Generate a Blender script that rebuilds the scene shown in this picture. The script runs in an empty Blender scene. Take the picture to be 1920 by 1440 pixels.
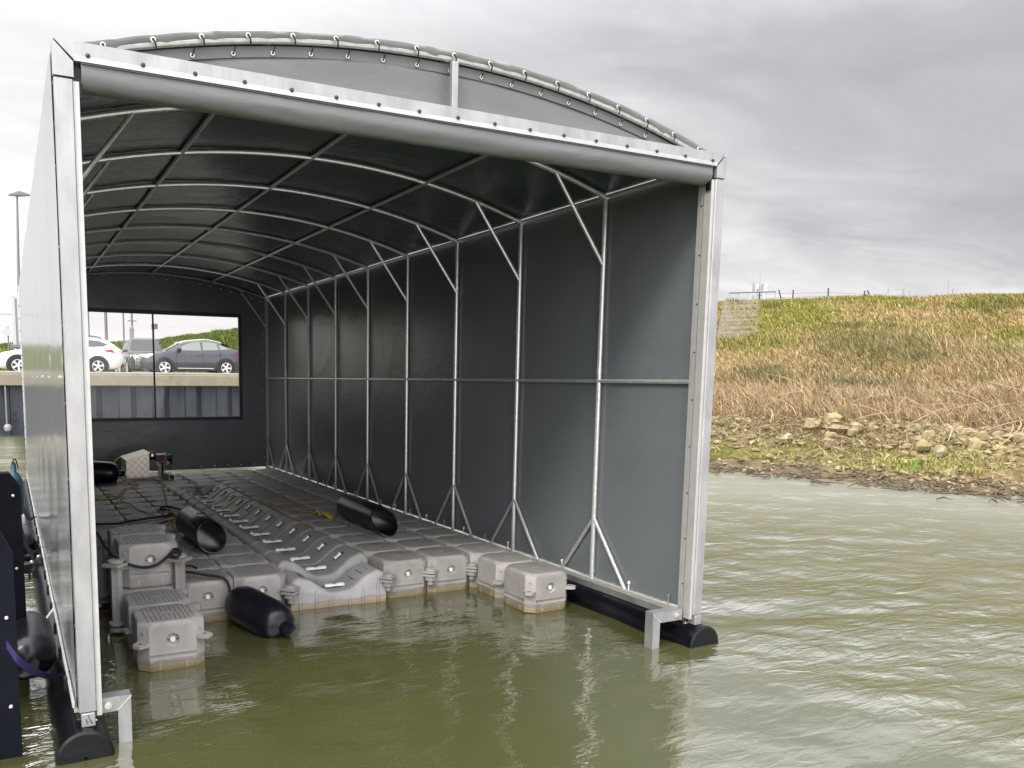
import bpy, math, random
import numpy as np
from mathutils import Vector, Matrix, noise as mnoise
R = math.radians
random.seed(7); rng = np.random.default_rng(7)
scene = bpy.context.scene
col = scene.collection

# ------------------------------------------------------------------ camera
cam_d = bpy.data.cameras.new('camera'); cam = bpy.data.objects.new('camera', cam_d); col.objects.link(cam)
right = Vector((0.90233961, -0.43096016, 0.00752183)); up = Vector((0.04446074, 0.11042096, 0.99288995)); fwd = Vector((0.42872658, 0.8955895, -0.11879801))
cam.matrix_world = Matrix(((right.x, up.x, -fwd.x, -5.0816), (right.y, up.y, -fwd.y, -4.75666), (right.z, up.z, -fwd.z, 2.17123), (0, 0, 0, 1)))
cam_d.sensor_width = 36.0; cam_d.lens = 28.333
cam_d.shift_x = 0.11476; cam_d.shift_y = 0.08916
cam_d.clip_start = 0.05; cam_d.clip_end = 3000
scene.camera = cam
# ------------------------------------------------------------------ sky and sun
SUN_EL, SUN_AZ = R(40), R(-128)          # azimuth from +Y towards +X
sun_d = bpy.data.lights.new('sun', 'SUN'); sun = bpy.data.objects.new('sun', sun_d); col.objects.link(sun)
sun_d.energy = 1.2; sun_d.angle = R(14); sun_d.color = (1.0, 0.94, 0.84)
sd = Vector((math.sin(SUN_AZ) * math.cos(SUN_EL), math.cos(SUN_AZ) * math.cos(SUN_EL), math.sin(SUN_EL)))
sun.rotation_euler = sd.to_track_quat('Z', 'Y').to_euler()
world = bpy.data.worlds.new('World'); scene.world = world; world.use_nodes = True
wn, wl = world.node_tree.nodes, world.node_tree.links
wn.clear()
def wnode(t, **kw):
    n = wn.new(t)
    for k, v in kw.items(): setattr(n, k, v)
    return n
def wmath(op, a, b=None, clamp=False):
    n = wnode('ShaderNodeMath', operation=op, use_clamp=clamp)
    for i, v in enumerate((a, b)):
        if v is None: continue
        if isinstance(v, (int, float)): n.inputs[i].default_value = v
        else: wl.new(v, n.inputs[i])
    return n.outputs[0]
w_out = wnode('ShaderNodeOutputWorld')
sky = wnode('ShaderNodeTexSky', sky_type='NISHITA', sun_disc=False)
sky.sun_elevation = SUN_EL; sky.sun_rotation = SUN_AZ; sky.air_density = 1.2; sky.dust_density = 3.0
bg_sky = wnode('ShaderNodeBackground'); bg_sky.inputs[1].default_value = 0.08
wl.new(sky.outputs[0], bg_sky.inputs[0])
tc = wnode('ShaderNodeTexCoord'); sep = wnode('ShaderNodeSeparateXYZ'); wl.new(tc.outputs['Generated'], sep.inputs[0])
sx, sy, sz = sep.outputs
zz = wmath('ADD', wmath('MAXIMUM', sz, 0.0), 0.16)
cmb = wnode('ShaderNodeCombineXYZ')
wl.new(wmath('DIVIDE', sx, zz), cmb.inputs[0]); wl.new(wmath('DIVIDE', sy, zz), cmb.inputs[1])
def wnoise(scale, detail, rough, dist, off):
    mp = wnode('ShaderNodeMapping'); wl.new(cmb.outputs[0], mp.inputs[0]); mp.inputs['Location'].default_value = off
    mp.inputs['Rotation'].default_value = (0, 0, R(25)); mp.inputs['Scale'].default_value = (1.0, 1.9, 1)
    n = wnode('ShaderNodeTexNoise'); n.inputs['Scale'].default_value = scale; n.inputs['Detail'].default_value = detail
    n.inputs['Roughness'].default_value = rough; n.inputs['Distortion'].default_value = dist
    wl.new(mp.outputs[0], n.inputs[0]); return n.outputs[0]
n1 = wnoise(0.42, 5, 0.5, 0.35, (3.1, 1.7, 0)); n2 = wnoise(1.5, 6, 0.55, 0.5, (7.3, 2.2, 0))
cl = wmath('ADD', wmath('MULTIPLY', n1, 0.58), wmath('MULTIPLY', n2, 0.48))
# a bright part of the deck towards the hidden sun (left), heavier grey to the right, a clear band low down
side = wmath('ADD', wmath('MULTIPLY', sx, -0.62), wmath('MULTIPLY', sy, 0.20))
cl = wmath('ADD', cl, wmath('ADD', wmath('MULTIPLY', side, 0.56), 0.075))
low = wmath('POWER', wmath('SUBTRACT', 1.0, wmath('MINIMUM', wmath('MULTIPLY', wmath('MAXIMUM', sz, 0.0), 2.6), 1.0)), 2.6)
cl = wmath('ADD', cl, wmath('MULTIPLY', low, 0.26))
ramp = wnode('ShaderNodeValToRGB'); wl.new(cl, ramp.inputs[0])
els = ramp.color_ramp.elements
els[0].position = 0.30; els[0].color = (0.305, 0.303, 0.325, 1)
els[1].position = 0.74; els[1].color = (0.68, 0.655, 0.665, 1)
e = els.new(0.43); e.color = (0.365, 0.360, 0.380, 1)
e = els.new(0.54); e.color = (0.47, 0.462, 0.470, 1)
zen = wmath('ADD', wmath('ADD', 1.0, wmath('MULTIPLY', wmath('MAXIMUM', wmath('SUBTRACT', sz, 0.35), 0.0), 7.0)), wmath('MULTIPLY', wmath('MAXIMUM', wmath('MULTIPLY', sy, -1.0), 0.0), 2.2))  # raises the sky overhead and behind the camera as added fill light
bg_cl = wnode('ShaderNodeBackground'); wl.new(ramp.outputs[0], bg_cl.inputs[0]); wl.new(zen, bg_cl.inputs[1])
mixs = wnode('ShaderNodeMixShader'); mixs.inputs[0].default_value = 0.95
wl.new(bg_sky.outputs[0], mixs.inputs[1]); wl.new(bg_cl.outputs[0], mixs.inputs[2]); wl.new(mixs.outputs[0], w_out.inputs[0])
vs = scene.view_settings
vs.view_transform = 'Standard'; vs.look = 'None'; vs.exposure = 0.68; vs.gamma = 1.0; vs.use_curve_mapping = False
scene.cycles.max_bounces = 8; scene.cycles.transparent_max_bounces = 16
scene.cycles.caustics_reflective = False; scene.cycles.caustics_refractive = False

# ------------------------------------------------------------------ materials
class NT:
    def __init__(s, m): s.n, s.l = m.node_tree.nodes, m.node_tree.links
    def new(s, t, **kw):
        n = s.n.new(t)
        for k, v in kw.items(): setattr(n, k, v)
        return n
    def put(s, sock, v):
        if hasattr(v, 'node') or isinstance(v, bpy.types.NodeSocket): s.l.new(v, sock)
        else: sock.default_value = v
    def math(s, op, a, b=0.0, clamp=False):
        n = s.new('ShaderNodeMath', operation=op, use_clamp=clamp); s.put(n.inputs[0], a); s.put(n.inputs[1], b); return n.outputs[0]
    def noise(s, scale, detail=3, rough=0.5, dist=0.0, vec=None, stretch=None):
        n = s.new('ShaderNodeTexNoise'); n.inputs['Scale'].default_value = scale; n.inputs['Detail'].default_value = detail
        n.inputs['Roughness'].default_value = rough; n.inputs['Distortion'].default_value = dist
        if vec is None: vec = s.obj()
        if stretch:
            mp = s.new('ShaderNodeMapping'); mp.inputs['Scale'].default_value = stretch; s.l.new(vec, mp.inputs[0]); vec = mp.outputs[0]
        s.l.new(vec, n.inputs[0]); return n.outputs[0]
    def obj(s):
        return s.new('ShaderNodeTexCoord').outputs['Object']
    def xyz(s, v=None):
        n = s.new('ShaderNodeSeparateXYZ'); s.l.new(v or s.obj(), n.inputs[0]); return n.outputs
    def ramp(s, fac, stops):
        n = s.new('ShaderNodeValToRGB'); s.l.new(fac, n.inputs[0]); el = n.color_ramp.elements
        while len(el) < len(stops): el.new(0.5)
        for q, (p, c) in zip(el, stops): q.position = p; q.color = (*c, 1) if len(c) == 3 else c
        return n.outputs[0]
    def mix(s, fac, a, b, typ='MIX'):
        n = s.new('ShaderNodeMix', data_type='RGBA', blend_type=typ)
        s.put(n.inputs[0], fac)
        for i, v in ((6, a), (7, b)):
            if isinstance(v, tuple): n.inputs[i].default_value = (*v, 1) if len(v) == 3 else v
            else: s.l.new(v, n.inputs[i])
        return n.outputs[2]
    def bump(s, h, strength=0.3, dist=0.01):
        n = s.new('ShaderNodeBump'); n.inputs['Strength'].default_value = strength; n.inputs['Distance'].default_value = dist
        s.l.new(h, n.inputs['Height']); return n.outputs[0]
def mat(name, base, rough=0.5, metal=0.0, var=0.0, vscale=6.0, spec=0.5, bumps=None, stretch=None, rvar=0.0):
    m = bpy.data.materials.new(name); m.use_nodes = True
    t = NT(m); b = m.node_tree.nodes['Principled BSDF']
    b.inputs['Base Color'].default_value = (*base, 1); b.inputs['Roughness'].default_value = rough; b.inputs['Metallic'].default_value = metal
    b.inputs['Specular IOR Level'].default_value = spec
    if var or rvar:
        nz = t.noise(vscale, 5, 0.6, 0.3, stretch=stretch)
        if var:
            lo = tuple(c * (1 - var) for c in base); hi = tuple(min(1, c * (1 + var)) for c in base)
            t.l.new(t.ramp(nz, [(0.3, lo), (0.7, hi)]), b.inputs['Base Color'])
        if rvar:
            t.l.new(t.math('ADD', t.math('MULTIPLY', nz, rvar), rough - rvar * .5), b.inputs['Roughness'])
    if bumps:
        sc, st, ds = bumps[:3]
        t.l.new(t.bump(t.noise(sc, 4, 0.55, 0.4, stretch=bumps[3] if len(bumps) > 3 else None), st, ds), b.inputs['Normal'])
    return m, t, b
def M_(*a, **k): return mat(*a, **k)[0]
galv = M_('galvanised_tube', (0.66, 0.67, 0.67), 0.34, 0.6, 0.14, 22, rvar=0.16)
alu = M_('mill_aluminium', (0.37, 0.37, 0.378), 0.48, 0.55, 0.20, 7, rvar=0.12, stretch=(1, 1, 0.35))
alu_white = M_('bright_rail', (0.50, 0.50, 0.49), 0.45, 0.35, 0.08, 10)
black_hdpe = M_('black_hdpe', (0.004, 0.005, 0.007), 0.36, 0, 0.3, 5, spec=0.28, bumps=(16, 0.12, 0.01), rvar=0.22)
black_rub = M_('black_rubber', (0.007, 0.008, 0.013), 0.24, 0, 0.3, 4, spec=0.4, bumps=(9, 0.08, 0.01), rvar=0.2)
black_pvc = M_('black_hem', (0.010, 0.011, 0.013), 0.45)
bolt_dark = M_('dark_rivet', (0.05, 0.05, 0.05), 0.45, 0.6)
bolt_zinc = M_('zinc_bolt', (0.7, 0.7, 0.68), 0.3, 0.9)
white_pl = M_('white_plastic', (0.82, 0.83, 0.81), 0.42, var=0.04, vscale=30)
rope_blk = M_('black_rope', (0.014, 0.014, 0.015), 0.8, bumps=(180, 0.5, 0.004))
rope_yel = M_('yellow_rope', (0.55, 0.45, 0.08), 0.75, var=0.25, vscale=60, bumps=(180, 0.5, 0.004))
rope_tan = M_('tan_line', (0.45, 0.30, 0.12), 0.8, var=0.2, vscale=60)
yellow_cl = M_('yellow_cloth', (0.72, 0.52, 0.02), 0.7, var=0.15, vscale=25)
blue_cl = M_('blue_plastic', (0.01, 0.11, 0.50), 0.45, var=0.15, vscale=40)
teal_pl = M_('teal_plastic', (0.006, 0.055, 0.08), 0.4, var=0.2, vscale=8)
purple_w = M_('purple_webbing', (0.022, 0.010, 0.085), 0.7, var=0.2, vscale=60)
red_pl = M_('red_paint', (0.33, 0.012, 0.018), 0.35)
eyelet_m = M_('eyelet_metal', (0.72, 0.71, 0.66), 0.35, 0.6)
toggle_m = M_('toggle_rubber', (0.015, 0.015, 0.015), 0.6)
for m_ in (black_hdpe, black_rub):
    t_ = NT(m_); b_ = m_.node_tree.nodes['Principled BSDF']; old = b_.inputs['Base Color'].links[0].from_socket
    sc_ = t_.noise(7.0, 6, 0.75, 0.6, stretch=(1, .35, 1.6)); sc2 = t_.noise(1.1, 3, .5, .2)
    fac = t_.math('MULTIPLY', t_.math('MULTIPLY', t_.math('SUBTRACT', sc_, 0.56), 6.0, True), t_.math('MULTIPLY', t_.math('SUBTRACT', sc2, 0.35), 1.6, True))
    t_.l.new(t_.mix(fac, old, (0.055, 0.055, 0.052)), b_.inputs['Base Color'])
    t_.l.new(t_.math('ADD', t_.math('MULTIPLY', fac, 0.3), 0.28), b_.inputs['Roughness'])
def tarp_mat(name, base, rough, wr=0.25, streak=False):
    m, t, b = mat(name, base, rough, 0, 0.05, 1.3, spec=0.5)
    big = t.noise(1.1, 3, 0.5, 0.8, stretch=(1, 1, 1)); fine = t.noise(5.0, 5, 0.6, 1.2, stretch=(1, 1, 2.4))
    sharp = t.math('POWER', fine, 3.0)
    h = t.math('ADD', t.math('MULTIPLY', big, 0.9), t.math('MULTIPLY', sharp, 0.28))
    t.l.new(t.bump(h, wr, 0.045), b.inputs['Normal'])
    return m
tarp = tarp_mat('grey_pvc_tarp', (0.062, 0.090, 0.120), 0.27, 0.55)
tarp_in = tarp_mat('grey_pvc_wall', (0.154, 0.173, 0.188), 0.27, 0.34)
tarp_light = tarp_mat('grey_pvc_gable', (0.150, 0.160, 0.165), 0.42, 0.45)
# float plastic: grey polyethylene, brown scum near the waterline, tread grid on flat tops
def float_mat(name, base, tread):
    m, t, b = mat(name, base, 0.48, 0, 0, spec=0.4)
    geo = t.new('ShaderNodeNewGeometry'); gp = t.xyz(geo.outputs['Position']); o = t.obj(); ox = t.xyz(o)
    nz = t.noise(4.5, 5, 0.6, 0.4, vec=geo.outputs['Position']); n2 = t.noise(40, 3, 0.6, 0, vec=geo.outputs['Position'])
    c = t.ramp(nz, [(0.3, tuple(q * 0.82 for q in base)), (0.72, tuple(q * 1.14 for q in base))])
    edge = t.math('ADD', gp[2], t.math('MULTIPLY', t.math('SUBTRACT', nz, 0.5), 0.09))
    oi = t.new('ShaderNodeObjectInfo').outputs['Random']; fade = t.new('ShaderNodeCombineColor')
    fv = t.math('ADD', 0.86, t.math('MULTIPLY', oi, 0.24))
    for q in range(3): t.l.new(fv, fade.inputs[q])
    c = t.mix(1.0, c, fade.outputs[0], 'MULTIPLY')
    stain = t.math('MULTIPLY', t.math('SUBTRACT', 0.062, edge), 26.0, True)
    stain = t.math('MULTIPLY', stain, t.math('ADD', 0.55, t.math('MULTIPLY', n2, 0.6)), True)
    c = t.mix(stain, c, (0.30, 0.225, 0.115))
    ring = t.math('MULTIPLY', t.math('SUBTRACT', 0.018, t.math('ABSOLUTE', t.math('SUBTRACT', edge, 0.058))), 45.0, True)
    c = t.mix(t.math('MULTIPLY', ring, 0.5), c, (0.13, 0.085, 0.045))
    t.l.new(c, b.inputs['Base Color'])
    if tread:
        up_ = t.math('GREATER_THAN', t.xyz(geo.outputs['True Normal'])[2], 0.9)
        def lines(s_, k, w):
            f = t.math('ABSOLUTE', t.math('SUBTRACT', t.math('FRACT', t.math('MULTIPLY', s_, k)), 0.5))
            return t.math('MULTIPLY', t.math('SUBTRACT', f, 0.5 - w), 1.0 / w, True)
        g = t.math('MAXIMUM', lines(ox[0], 29.0, 0.20), t.math('MULTIPLY', lines(ox[1], 30.0, 0.17), 0.75))
        rr = t.math('ADD', t.math('POWER', t.math('DIVIDE', t.math('ABSOLUTE', ox[0]), 0.062), 2.0), t.math('POWER', t.math('DIVIDE', t.math('ABSOLUTE', ox[1]), 0.036), 2.0))
        g = t.math('MULTIPLY', g, t.math('GREATER_THAN', rr, 1.0))
        rim = t.math('LESS_THAN', t.math('ABSOLUTE', t.math('SUBTRACT', rr, 1.2)), 0.25)
        g = t.math('MAXIMUM', g, t.math('MULTIPLY', rim, 0.7))
        inside = t.math('MULTIPLY', t.math('LESS_THAN', t.math('ABSOLUTE', ox[0]), 0.19), t.math('LESS_THAN', t.math('ABSOLUTE', ox[1]), 0.205))
        g = t.math('MULTIPLY', t.math('MULTIPLY', g, up_), inside)
        c2 = t.mix(t.math('MULTIPLY', g, 0.78), c, tuple(q * 0.22 for q in base)); t.l.new(c2, b.inputs['Base Color'])
        t.l.new(t.bump(t.math('SUBTRACT', t.math('MULTIPLY', n2, 0.12), g), 0.7, 0.005), b.inputs['Normal'])
    else:
        t.l.new(t.bump(n2, 0.08, 0.004), b.inputs['Normal'])
    return m
cube_m = float_mat('float_plastic', (0.372, 0.360, 0.340), True)
vee_m = float_mat('float_plastic_plain', (0.30, 0.298, 0.282), False)
ramp_m = float_mat('float_plastic_new', (0.36, 0.355, 0.36), False)
dark_hole = M_('valve_recess', (0.16, 0.15, 0.13), 0.6)
# checker plate
chk, t_, b_ = mat('checker_plate', (0.80, 0.72, 0.62), 0.34, 0.8)
ox = t_.xyz()
def dia(sgn):
    a = t_.math('ADD', t_.math('MULTIPLY', t_.math('ADD', ox[0], ox[1]), 17.0), 0.0); z_ = t_.math('MULTIPLY', ox[2], 17.0)
    u = t_.math('ADD', a, t_.math('MULTIPLY', z_, sgn)); v = t_.math('SUBTRACT', a, t_.math('MULTIPLY', z_, sgn))
    fu = t_.math('ABSOLUTE', t_.math('SUBTRACT', t_.math('FRACT', u), 0.5)); fv = t_.math('ABSOLUTE', t_.math('SUBTRACT', t_.math('FRACT', t_.math('MULTIPLY', v, .5)), 0.5))
    return t_.math('MULTIPLY', t_.math('LESS_THAN', fu, 0.15), t_.math('LESS_THAN', fv, 0.27))
pat = t_.math('MAXIMUM', dia(1.0), dia(-1.0))
t_.l.new(t_.bump(pat, 1.0, 0.012), b_.inputs['Normal'])
t_.l.new(t_.mix(pat, (0.50, 0.45, 0.39), (0.92, 0.86, 0.78)), b_.inputs['Base Color'])
# clear window film
film = bpy.data.materials.new('clear_film'); film.use_nodes = True; t_ = NT(film); t_.n.clear()
o_ = t_.new('ShaderNodeOutputMaterial'); tr = t_.new('ShaderNodeBsdfTransparent'); tr.inputs[0].default_value = (0.93, 0.935, 0.92, 1)
gl = t_.new('ShaderNodeBsdfGlossy'); gl.inputs['Roughness'].default_value = 0.06; mx = t_.new('ShaderNodeMixShader'); mx.inputs[0].default_value = 0.025
t_.l.new(tr.outputs[0], mx.inputs[1]); t_.l.new(gl.outputs[0], mx.inputs[2]); t_.l.new(mx.outputs[0], o_.inputs[0])

# ------------------------------------------------------------------ mesh helpers
def cr(pts, n=8):
    """smooth polyline through points"""
    P = [Vector(p) for p in pts]; out = []
    for i in range(len(P) - 1):
        p0 = P[i - 1] if i else P[0] * 2 - P[1]; p1, p2 = P[i], P[i + 1]; p3 = P[i + 2] if i + 2 < len(P) else P[-1] * 2 - P[-2]
        for k in range(n):
            u = k / n
            out.append(0.5 * ((2 * p1) + (p2 - p0) * u + (2 * p0 - 5 * p1 + 4 * p2 - p3) * u * u + (3 * p1 - p0 - 3 * p2 + p3) * u ** 3))
    out.append(P[-1]); return out
class MB:
    def __init__(s): s.v, s.f, s.mi, s.cur = [], [], [], 0
    def add(s, vs_, fs):
        b = len(s.v); s.v += [tuple(v) for v in vs_]; s.f += [tuple(i + b for i in f) for f in fs]; s.mi += [s.cur] * len(fs); return s
    def box(s, a, b, bev=0.0):
        x0, y0, z0 = (min(a[i], b[i]) for i in range(3)); x1, y1, z1 = (max(a[i], b[i]) for i in range(3))
        if bev <= 0:
            return s.add([(x0, y0, z0), (x1, y0, z0), (x1, y1, z0), (x0, y1, z0), (x0, y0, z1), (x1, y0, z1), (x1, y1, z1), (x0, y1, z1)],
                         [(0, 3, 2, 1), (4, 5, 6, 7), (0, 1, 5, 4), (1, 2, 6, 5), (2, 3, 7, 6), (3, 0, 4, 7)])
        e = min(bev, (x1 - x0) * .45, (y1 - y0) * .45, (z1 - z0) * .45)
        rings = []
        for z, i in ((z0, e), (z0 + e, 0), (z1 - e, 0), (z1, e)):
            c = e
            X0, X1, Y0, Y1 = x0 + i, x1 - i, y0 + i, y1 - i
            if i: c = e * .4
            rings.append([(X0 + c, Y0, z), (X1 - c, Y0, z), (X1, Y0 + c, z), (X1, Y1 - c, z), (X1 - c, Y1, z), (X0 + c, Y1, z), (X0, Y1 - c, z), (X0, Y0 + c, z)])
        return s.loft(rings, True, True, True)
    def obox(s, c, ax, ay, az, h):
        """oriented box: centre, three unit axes, half sizes"""
        c, ax, ay, az = Vector(c), Vector(ax), Vector(ay), Vector(az); V = []
        for k in (-1, 1):
            for j, i in ((-1, -1), (-1, 1), (1, 1), (1, -1)): V.append(c + ax * (i * h[0]) + ay * (j * h[1]) + az * (k * h[2]))
        return s.add(V, [(0, 3, 2, 1), (4, 5, 6, 7), (0, 1, 5, 4), (1, 2, 6, 5), (2, 3, 7, 6), (3, 0, 4, 7)])
    def loft(s, rings, closed=True, cap0=False, cap1=False):
        n = len(rings[0]); V = [p for r in rings for p in r]; F = []
        for i in range(len(rings) - 1):
            for j in range(n if closed else n - 1):
                k = (j + 1) % n; F.append((i * n + j, i * n + k, (i + 1) * n + k, (i + 1) * n + j))
        if cap0: F.append(tuple(reversed(range(n))))
        if cap1: F.append(tuple(range((len(rings) - 1) * n, len(rings) * n)))
        return s.add(V, F)
    def tube(s, pts, r, n=10, cap=True):
        P = [Vector(p) for p in pts]; rings = []; prev = None
        for i, p in enumerate(P):
            d = (P[min(i + 1, len(P) - 1)] - P[max(i - 1, 0)]).normalized()
            if prev is None:
                a = d.orthogonal().normalized()
            else:
                a = prev - d * prev.dot(d); a = a.normalized() if a.length > 1e-6 else d.orthogonal().normalized()
            prev = a; b = d.cross(a); rr = r[i] if isinstance(r, (list, tuple)) else r
            rings.append([p + (a * math.cos(2 * math.pi * k / n) + b * math.sin(2 * math.pi * k / n)) * rr for k in range(n)])
        return s.loft(rings, True, cap, cap)
    def lathe(s, prof, o=(0, 0, 0), ax='Z', n=20, cap=True):
        """prof: list of (radius, height)"""
        rings = []; o = Vector(o)
        A = {'Z': ((1, 0, 0), (0, 1, 0), (0, 0, 1)), 'Y': ((1, 0, 0), (0, 0, -1), (0, 1, 0)), 'X': ((0, 1, 0), (0, 0, 1), (1, 0, 0))}
        A = A[ax] if isinstance(ax, str) else ax
        a, b, c = (Vector(q) for q in A)
        for r, h in prof:
            r = max(r, 1e-4)
            rings.append([o + a * (r * math.cos(2 * math.pi * k / n)) + b * (r * math.sin(2 * math.pi * k / n)) + c * h for k in range(n)])
        return s.loft(rings, True, cap, cap)
    def prism(s, poly, fn):
        """poly: 2D outline; fn(u, v, k) -> 3D for the two sides k = 0, 1"""
        n = len(poly); V = [fn(u, v, 0) for u, v in poly] + [fn(u, v, 1) for u, v in poly]
        F = [tuple(reversed(range(n))), tuple(range(n, 2 * n))] + [(i, (i + 1) % n, n + (i + 1) % n, n + i) for i in range(n)]
        return s.add(V, F)
    def sheet(s, fn, us, vs_, thick=None):
        V = [fn(u, v) for v in vs_ for u in us]; n = len(us)
        F = [(j * n + i, j * n + i + 1, (j + 1) * n + i + 1, (j + 1) * n + i) for j in range(len(vs_) - 1) for i in range(n - 1)]
        return s.add(V, F)
    def build(s, name, m, parent=None, smooth=35, fixn=True, origin=None):
        me = bpy.data.meshes.new(name)
        off = Vector((0, 0, 0))
        if parent is not None:
            p = parent
            while p is not None: off += p.location; p = p.parent
        if origin is not None: off = Vector(origin)
        me.from_pydata([(v[0] - off.x, v[1] - off.y, v[2] - off.z) for v in s.v], [], s.f)
        ms = m if isinstance(m, (list, tuple)) else [m]
        for q in ms: me.materials.append(q)
        if len(ms) > 1: me.polygons.foreach_set('material_index', s.mi)
        if fixn:
            import bmesh
            bm = bmesh.new(); bm.from_mesh(me); bmesh.ops.recalc_face_normals(bm, faces=bm.faces); bm.to_mesh(me); bm.free()
        me.update()
        if smooth:
            me.shade_smooth(); me.set_sharp_from_angle(angle=R(smooth))
        o = bpy.data.objects.new(name, me); col.objects.link(o)
        if parent is not None: o.parent = parent
        if origin is not None and parent is None: o.location = off
        return o
def tag(o, label=None, cat=None, group=None, kind=None):
    for k, v in (('label', label), ('category', cat), ('group', group), ('kind', kind)):
        if v: o[k] = v
    return o
def thing(name, label, cat, loc=(0, 0, 0), group=None):
    o = bpy.data.objects.new(name, None); col.objects.link(o); o.location = loc; o.empty_display_size = 0.2
    return tag(o, label, cat, group)
def copy_to(o, parent, loc, rot=None):
    c = o.copy(); col.objects.link(c); c.parent = parent; c.location = loc
    if rot is not None: c.rotation_euler = rot
    return c
def vnoise(x, y, z=0.0): return mnoise.noise(Vector((x, y, z)))

# ------------------------------------------------------------------ water
def build_water():
    xs = np.concatenate([np.linspace(-260, -9, 40)[:-1], np.linspace(-9, 16, 420), np.linspace(16, 120, 30)[1:]])
    ys = np.concatenate([np.linspace(-30, -6.0, 14)[:-1], np.linspace(-6.0, 14, 340), np.linspace(14, 27.6, 70)[1:]])
    X, Y = np.meshgrid(xs, ys)
    Z = np.zeros_like(X)
    r2 = np.random.default_rng(3)
    calm = 1.0 - 0.62 * np.clip((X + 5.2) / 0.6, 0, 1) * np.clip((0.6 - X) / 0.9, 0, 1) * np.clip((Y + 3.6) / 1.8, 0, 1)
    for i in range(46):
        lam = 0.20 * (1.06 ** i) if i < 34 else r2.uniform(0.9, 2.6)
        th = R(66) + r2.normal(0, 0.42)            # wind ripples run roughly from the open water towards the dyke
        k = 2 * math.pi / lam
        A = 0.0032 * lam ** 0.95 if lam < 1.4 else 0.0020 * lam
        ph = r2.uniform(0, 6.28)
        dirx, diry = math.cos(th), math.sin(th)
        warp = 0.5 * np.sin(0.9 * X * r2.uniform(.6, 1.4) + r2.uniform(0, 6)) + 0.5 * np.sin(0.8 * Y * r2.uniform(.6, 1.4) + r2.uniform(0, 6))
        s_ = np.sin(k * (X * dirx + Y * diry) + ph + 1.1 * warp)
        Z += A * (s_ + 0.25 * np.cos(2 * (k * (X * dirx + Y * diry) + ph)))
    Z *= calm
    n, m_ = len(xs), len(ys)
    me = bpy.data.meshes.new('water'); V = np.stack([X, Y, Z], -1).reshape(-1, 3)
    idx = np.arange(n * m_).reshape(m_, n)
    F = np.stack([idx[:-1, :-1], idx[:-1, 1:], idx[1:, 1:], idx[1:, :-1]], -1).reshape(-1, 4)
    me.from_pydata(V.tolist(), [], F.tolist()); me.shade_smooth()
    m, t, b = mat('harbour_water', (0.165, 0.158, 0.050), 0.02)
    b.inputs['IOR'].default_value = 4.3
    geo = t.new('ShaderNodeNewGeometry'); pos = geo.outputs['Position']
    mp = t.new('ShaderNodeMapping'); mp.inputs['Rotation'].default_value = (0, 0, R(25.5)); mp.inputs['Scale'].default_value = (0.8, 2.4, 1.0); t.l.new(pos, mp.inputs[0])
    a = t.noise(3.4, 3, 0.5, 0.8, vec=mp.outputs[0]); c = t.noise(0.5, 2, 0.5, 0.0, vec=pos); d = t.noise(8.0, 3, 0.55, 0.5, vec=mp.outputs[0])
    px, py = t.xyz(pos)[:2]
    ins = t.math('MULTIPLY', t.math('MULTIPLY', t.math('MULTIPLY', t.math('ADD', px, 5.0), 2.0, True), t.math('MULTIPLY', t.math('SUBTRACT', 0.4, px), 1.6, True)), t.math('MULTIPLY', t.math('ADD', py, 3.2), 0.7, True))
    amp = t.math('SUBTRACT', 1.0, t.math('MULTIPLY', ins, 0.72))
    farw = t.math('MULTIPLY', t.math('ADD', t.math('ADD', px, t.math('MULTIPLY', py, 0.6)), -2.0), 0.10, True)   # unresolved small ripples far off
    t.l.new(t.math('MULTIPLY', t.math('ADD', 0.09, t.math('MULTIPLY', farw, 0.26)), t.math('SUBTRACT', 1.0, t.math('MULTIPLY', ins, 0.85))), b.inputs['Roughness'])
    patch = t.math('MULTIPLY', t.math('SUBTRACT', c, 0.30), 2.6, True)
    h = t.math('MULTIPLY', t.math('ADD', a, t.math('MULTIPLY', d, 0.30)), t.math('MULTIPLY', amp, t.math('ADD', 0.35, t.math('MULTIPLY', patch, 0.65))))
    t.l.new(t.bump(h, 1.0, 0.036), b.inputs['Normal'])
    silt = t.noise(0.35, 4, 0.55, 0.6, vec=pos)
    t.l.new(t.ramp(silt, [(0.3, (0.072, 0.078, 0.026)), (0.7, (0.092, 0.093, 0.034))]), b.inputs['Base Color'])
    me.materials.append(m)
    o = bpy.data.objects.new('water', me); col.objects.link(o); tag(o, kind='structure')
build_water()

# ------------------------------------------------------------------ dyke, bank, quay
def cr2(pts, n): return [(p.x, p.y) for p in cr([(a, b, 0) for a, b in pts], n)]
SHORE = [(24, -22), (19, -12), (15.5, -4), (13.4, 0.6), (12.2, 3.4), (11.75, 5.1), (11.4, 6.7), (10.8, 8.6), (10.0, 10.4), (9.2, 13), (8.7, 18), (8.6, 24), (8.4, 32), (7.0, 44), (3.5, 58), (-1, 74), (-9, 90), (-26, 102), (-60, 112), (-130, 122)]
CREST = [(62, -24), (54, -9), (47, 2), (42, 8.6), (38.6, 13.2), (36.6, 15.6), (34.6, 17.8), (32.0, 20.6), (29.2, 23.6), (26.8, 27.4), (24.4, 32.0), (21.6, 38), (18.4, 46), (15.6, 55), (12.9, 64), (11.3, 78), (8.5, 93), (-2, 108), (-40, 122), (-130, 132)]
NSUB = 12
sh = np.array(cr2(SHORE, NSUB)); cs = np.array(cr2(CREST, NSUB)); NT_ = len(sh)
PROF_S = np.array([-0.25, -0.08, 0.0, 0.03, 0.07, 0.10, 0.16, 0.24, 0.34, 0.50, 0.70, 0.88, 0.96, 1.0, 1.04, 1.12, 1.2, 1.6])
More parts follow.
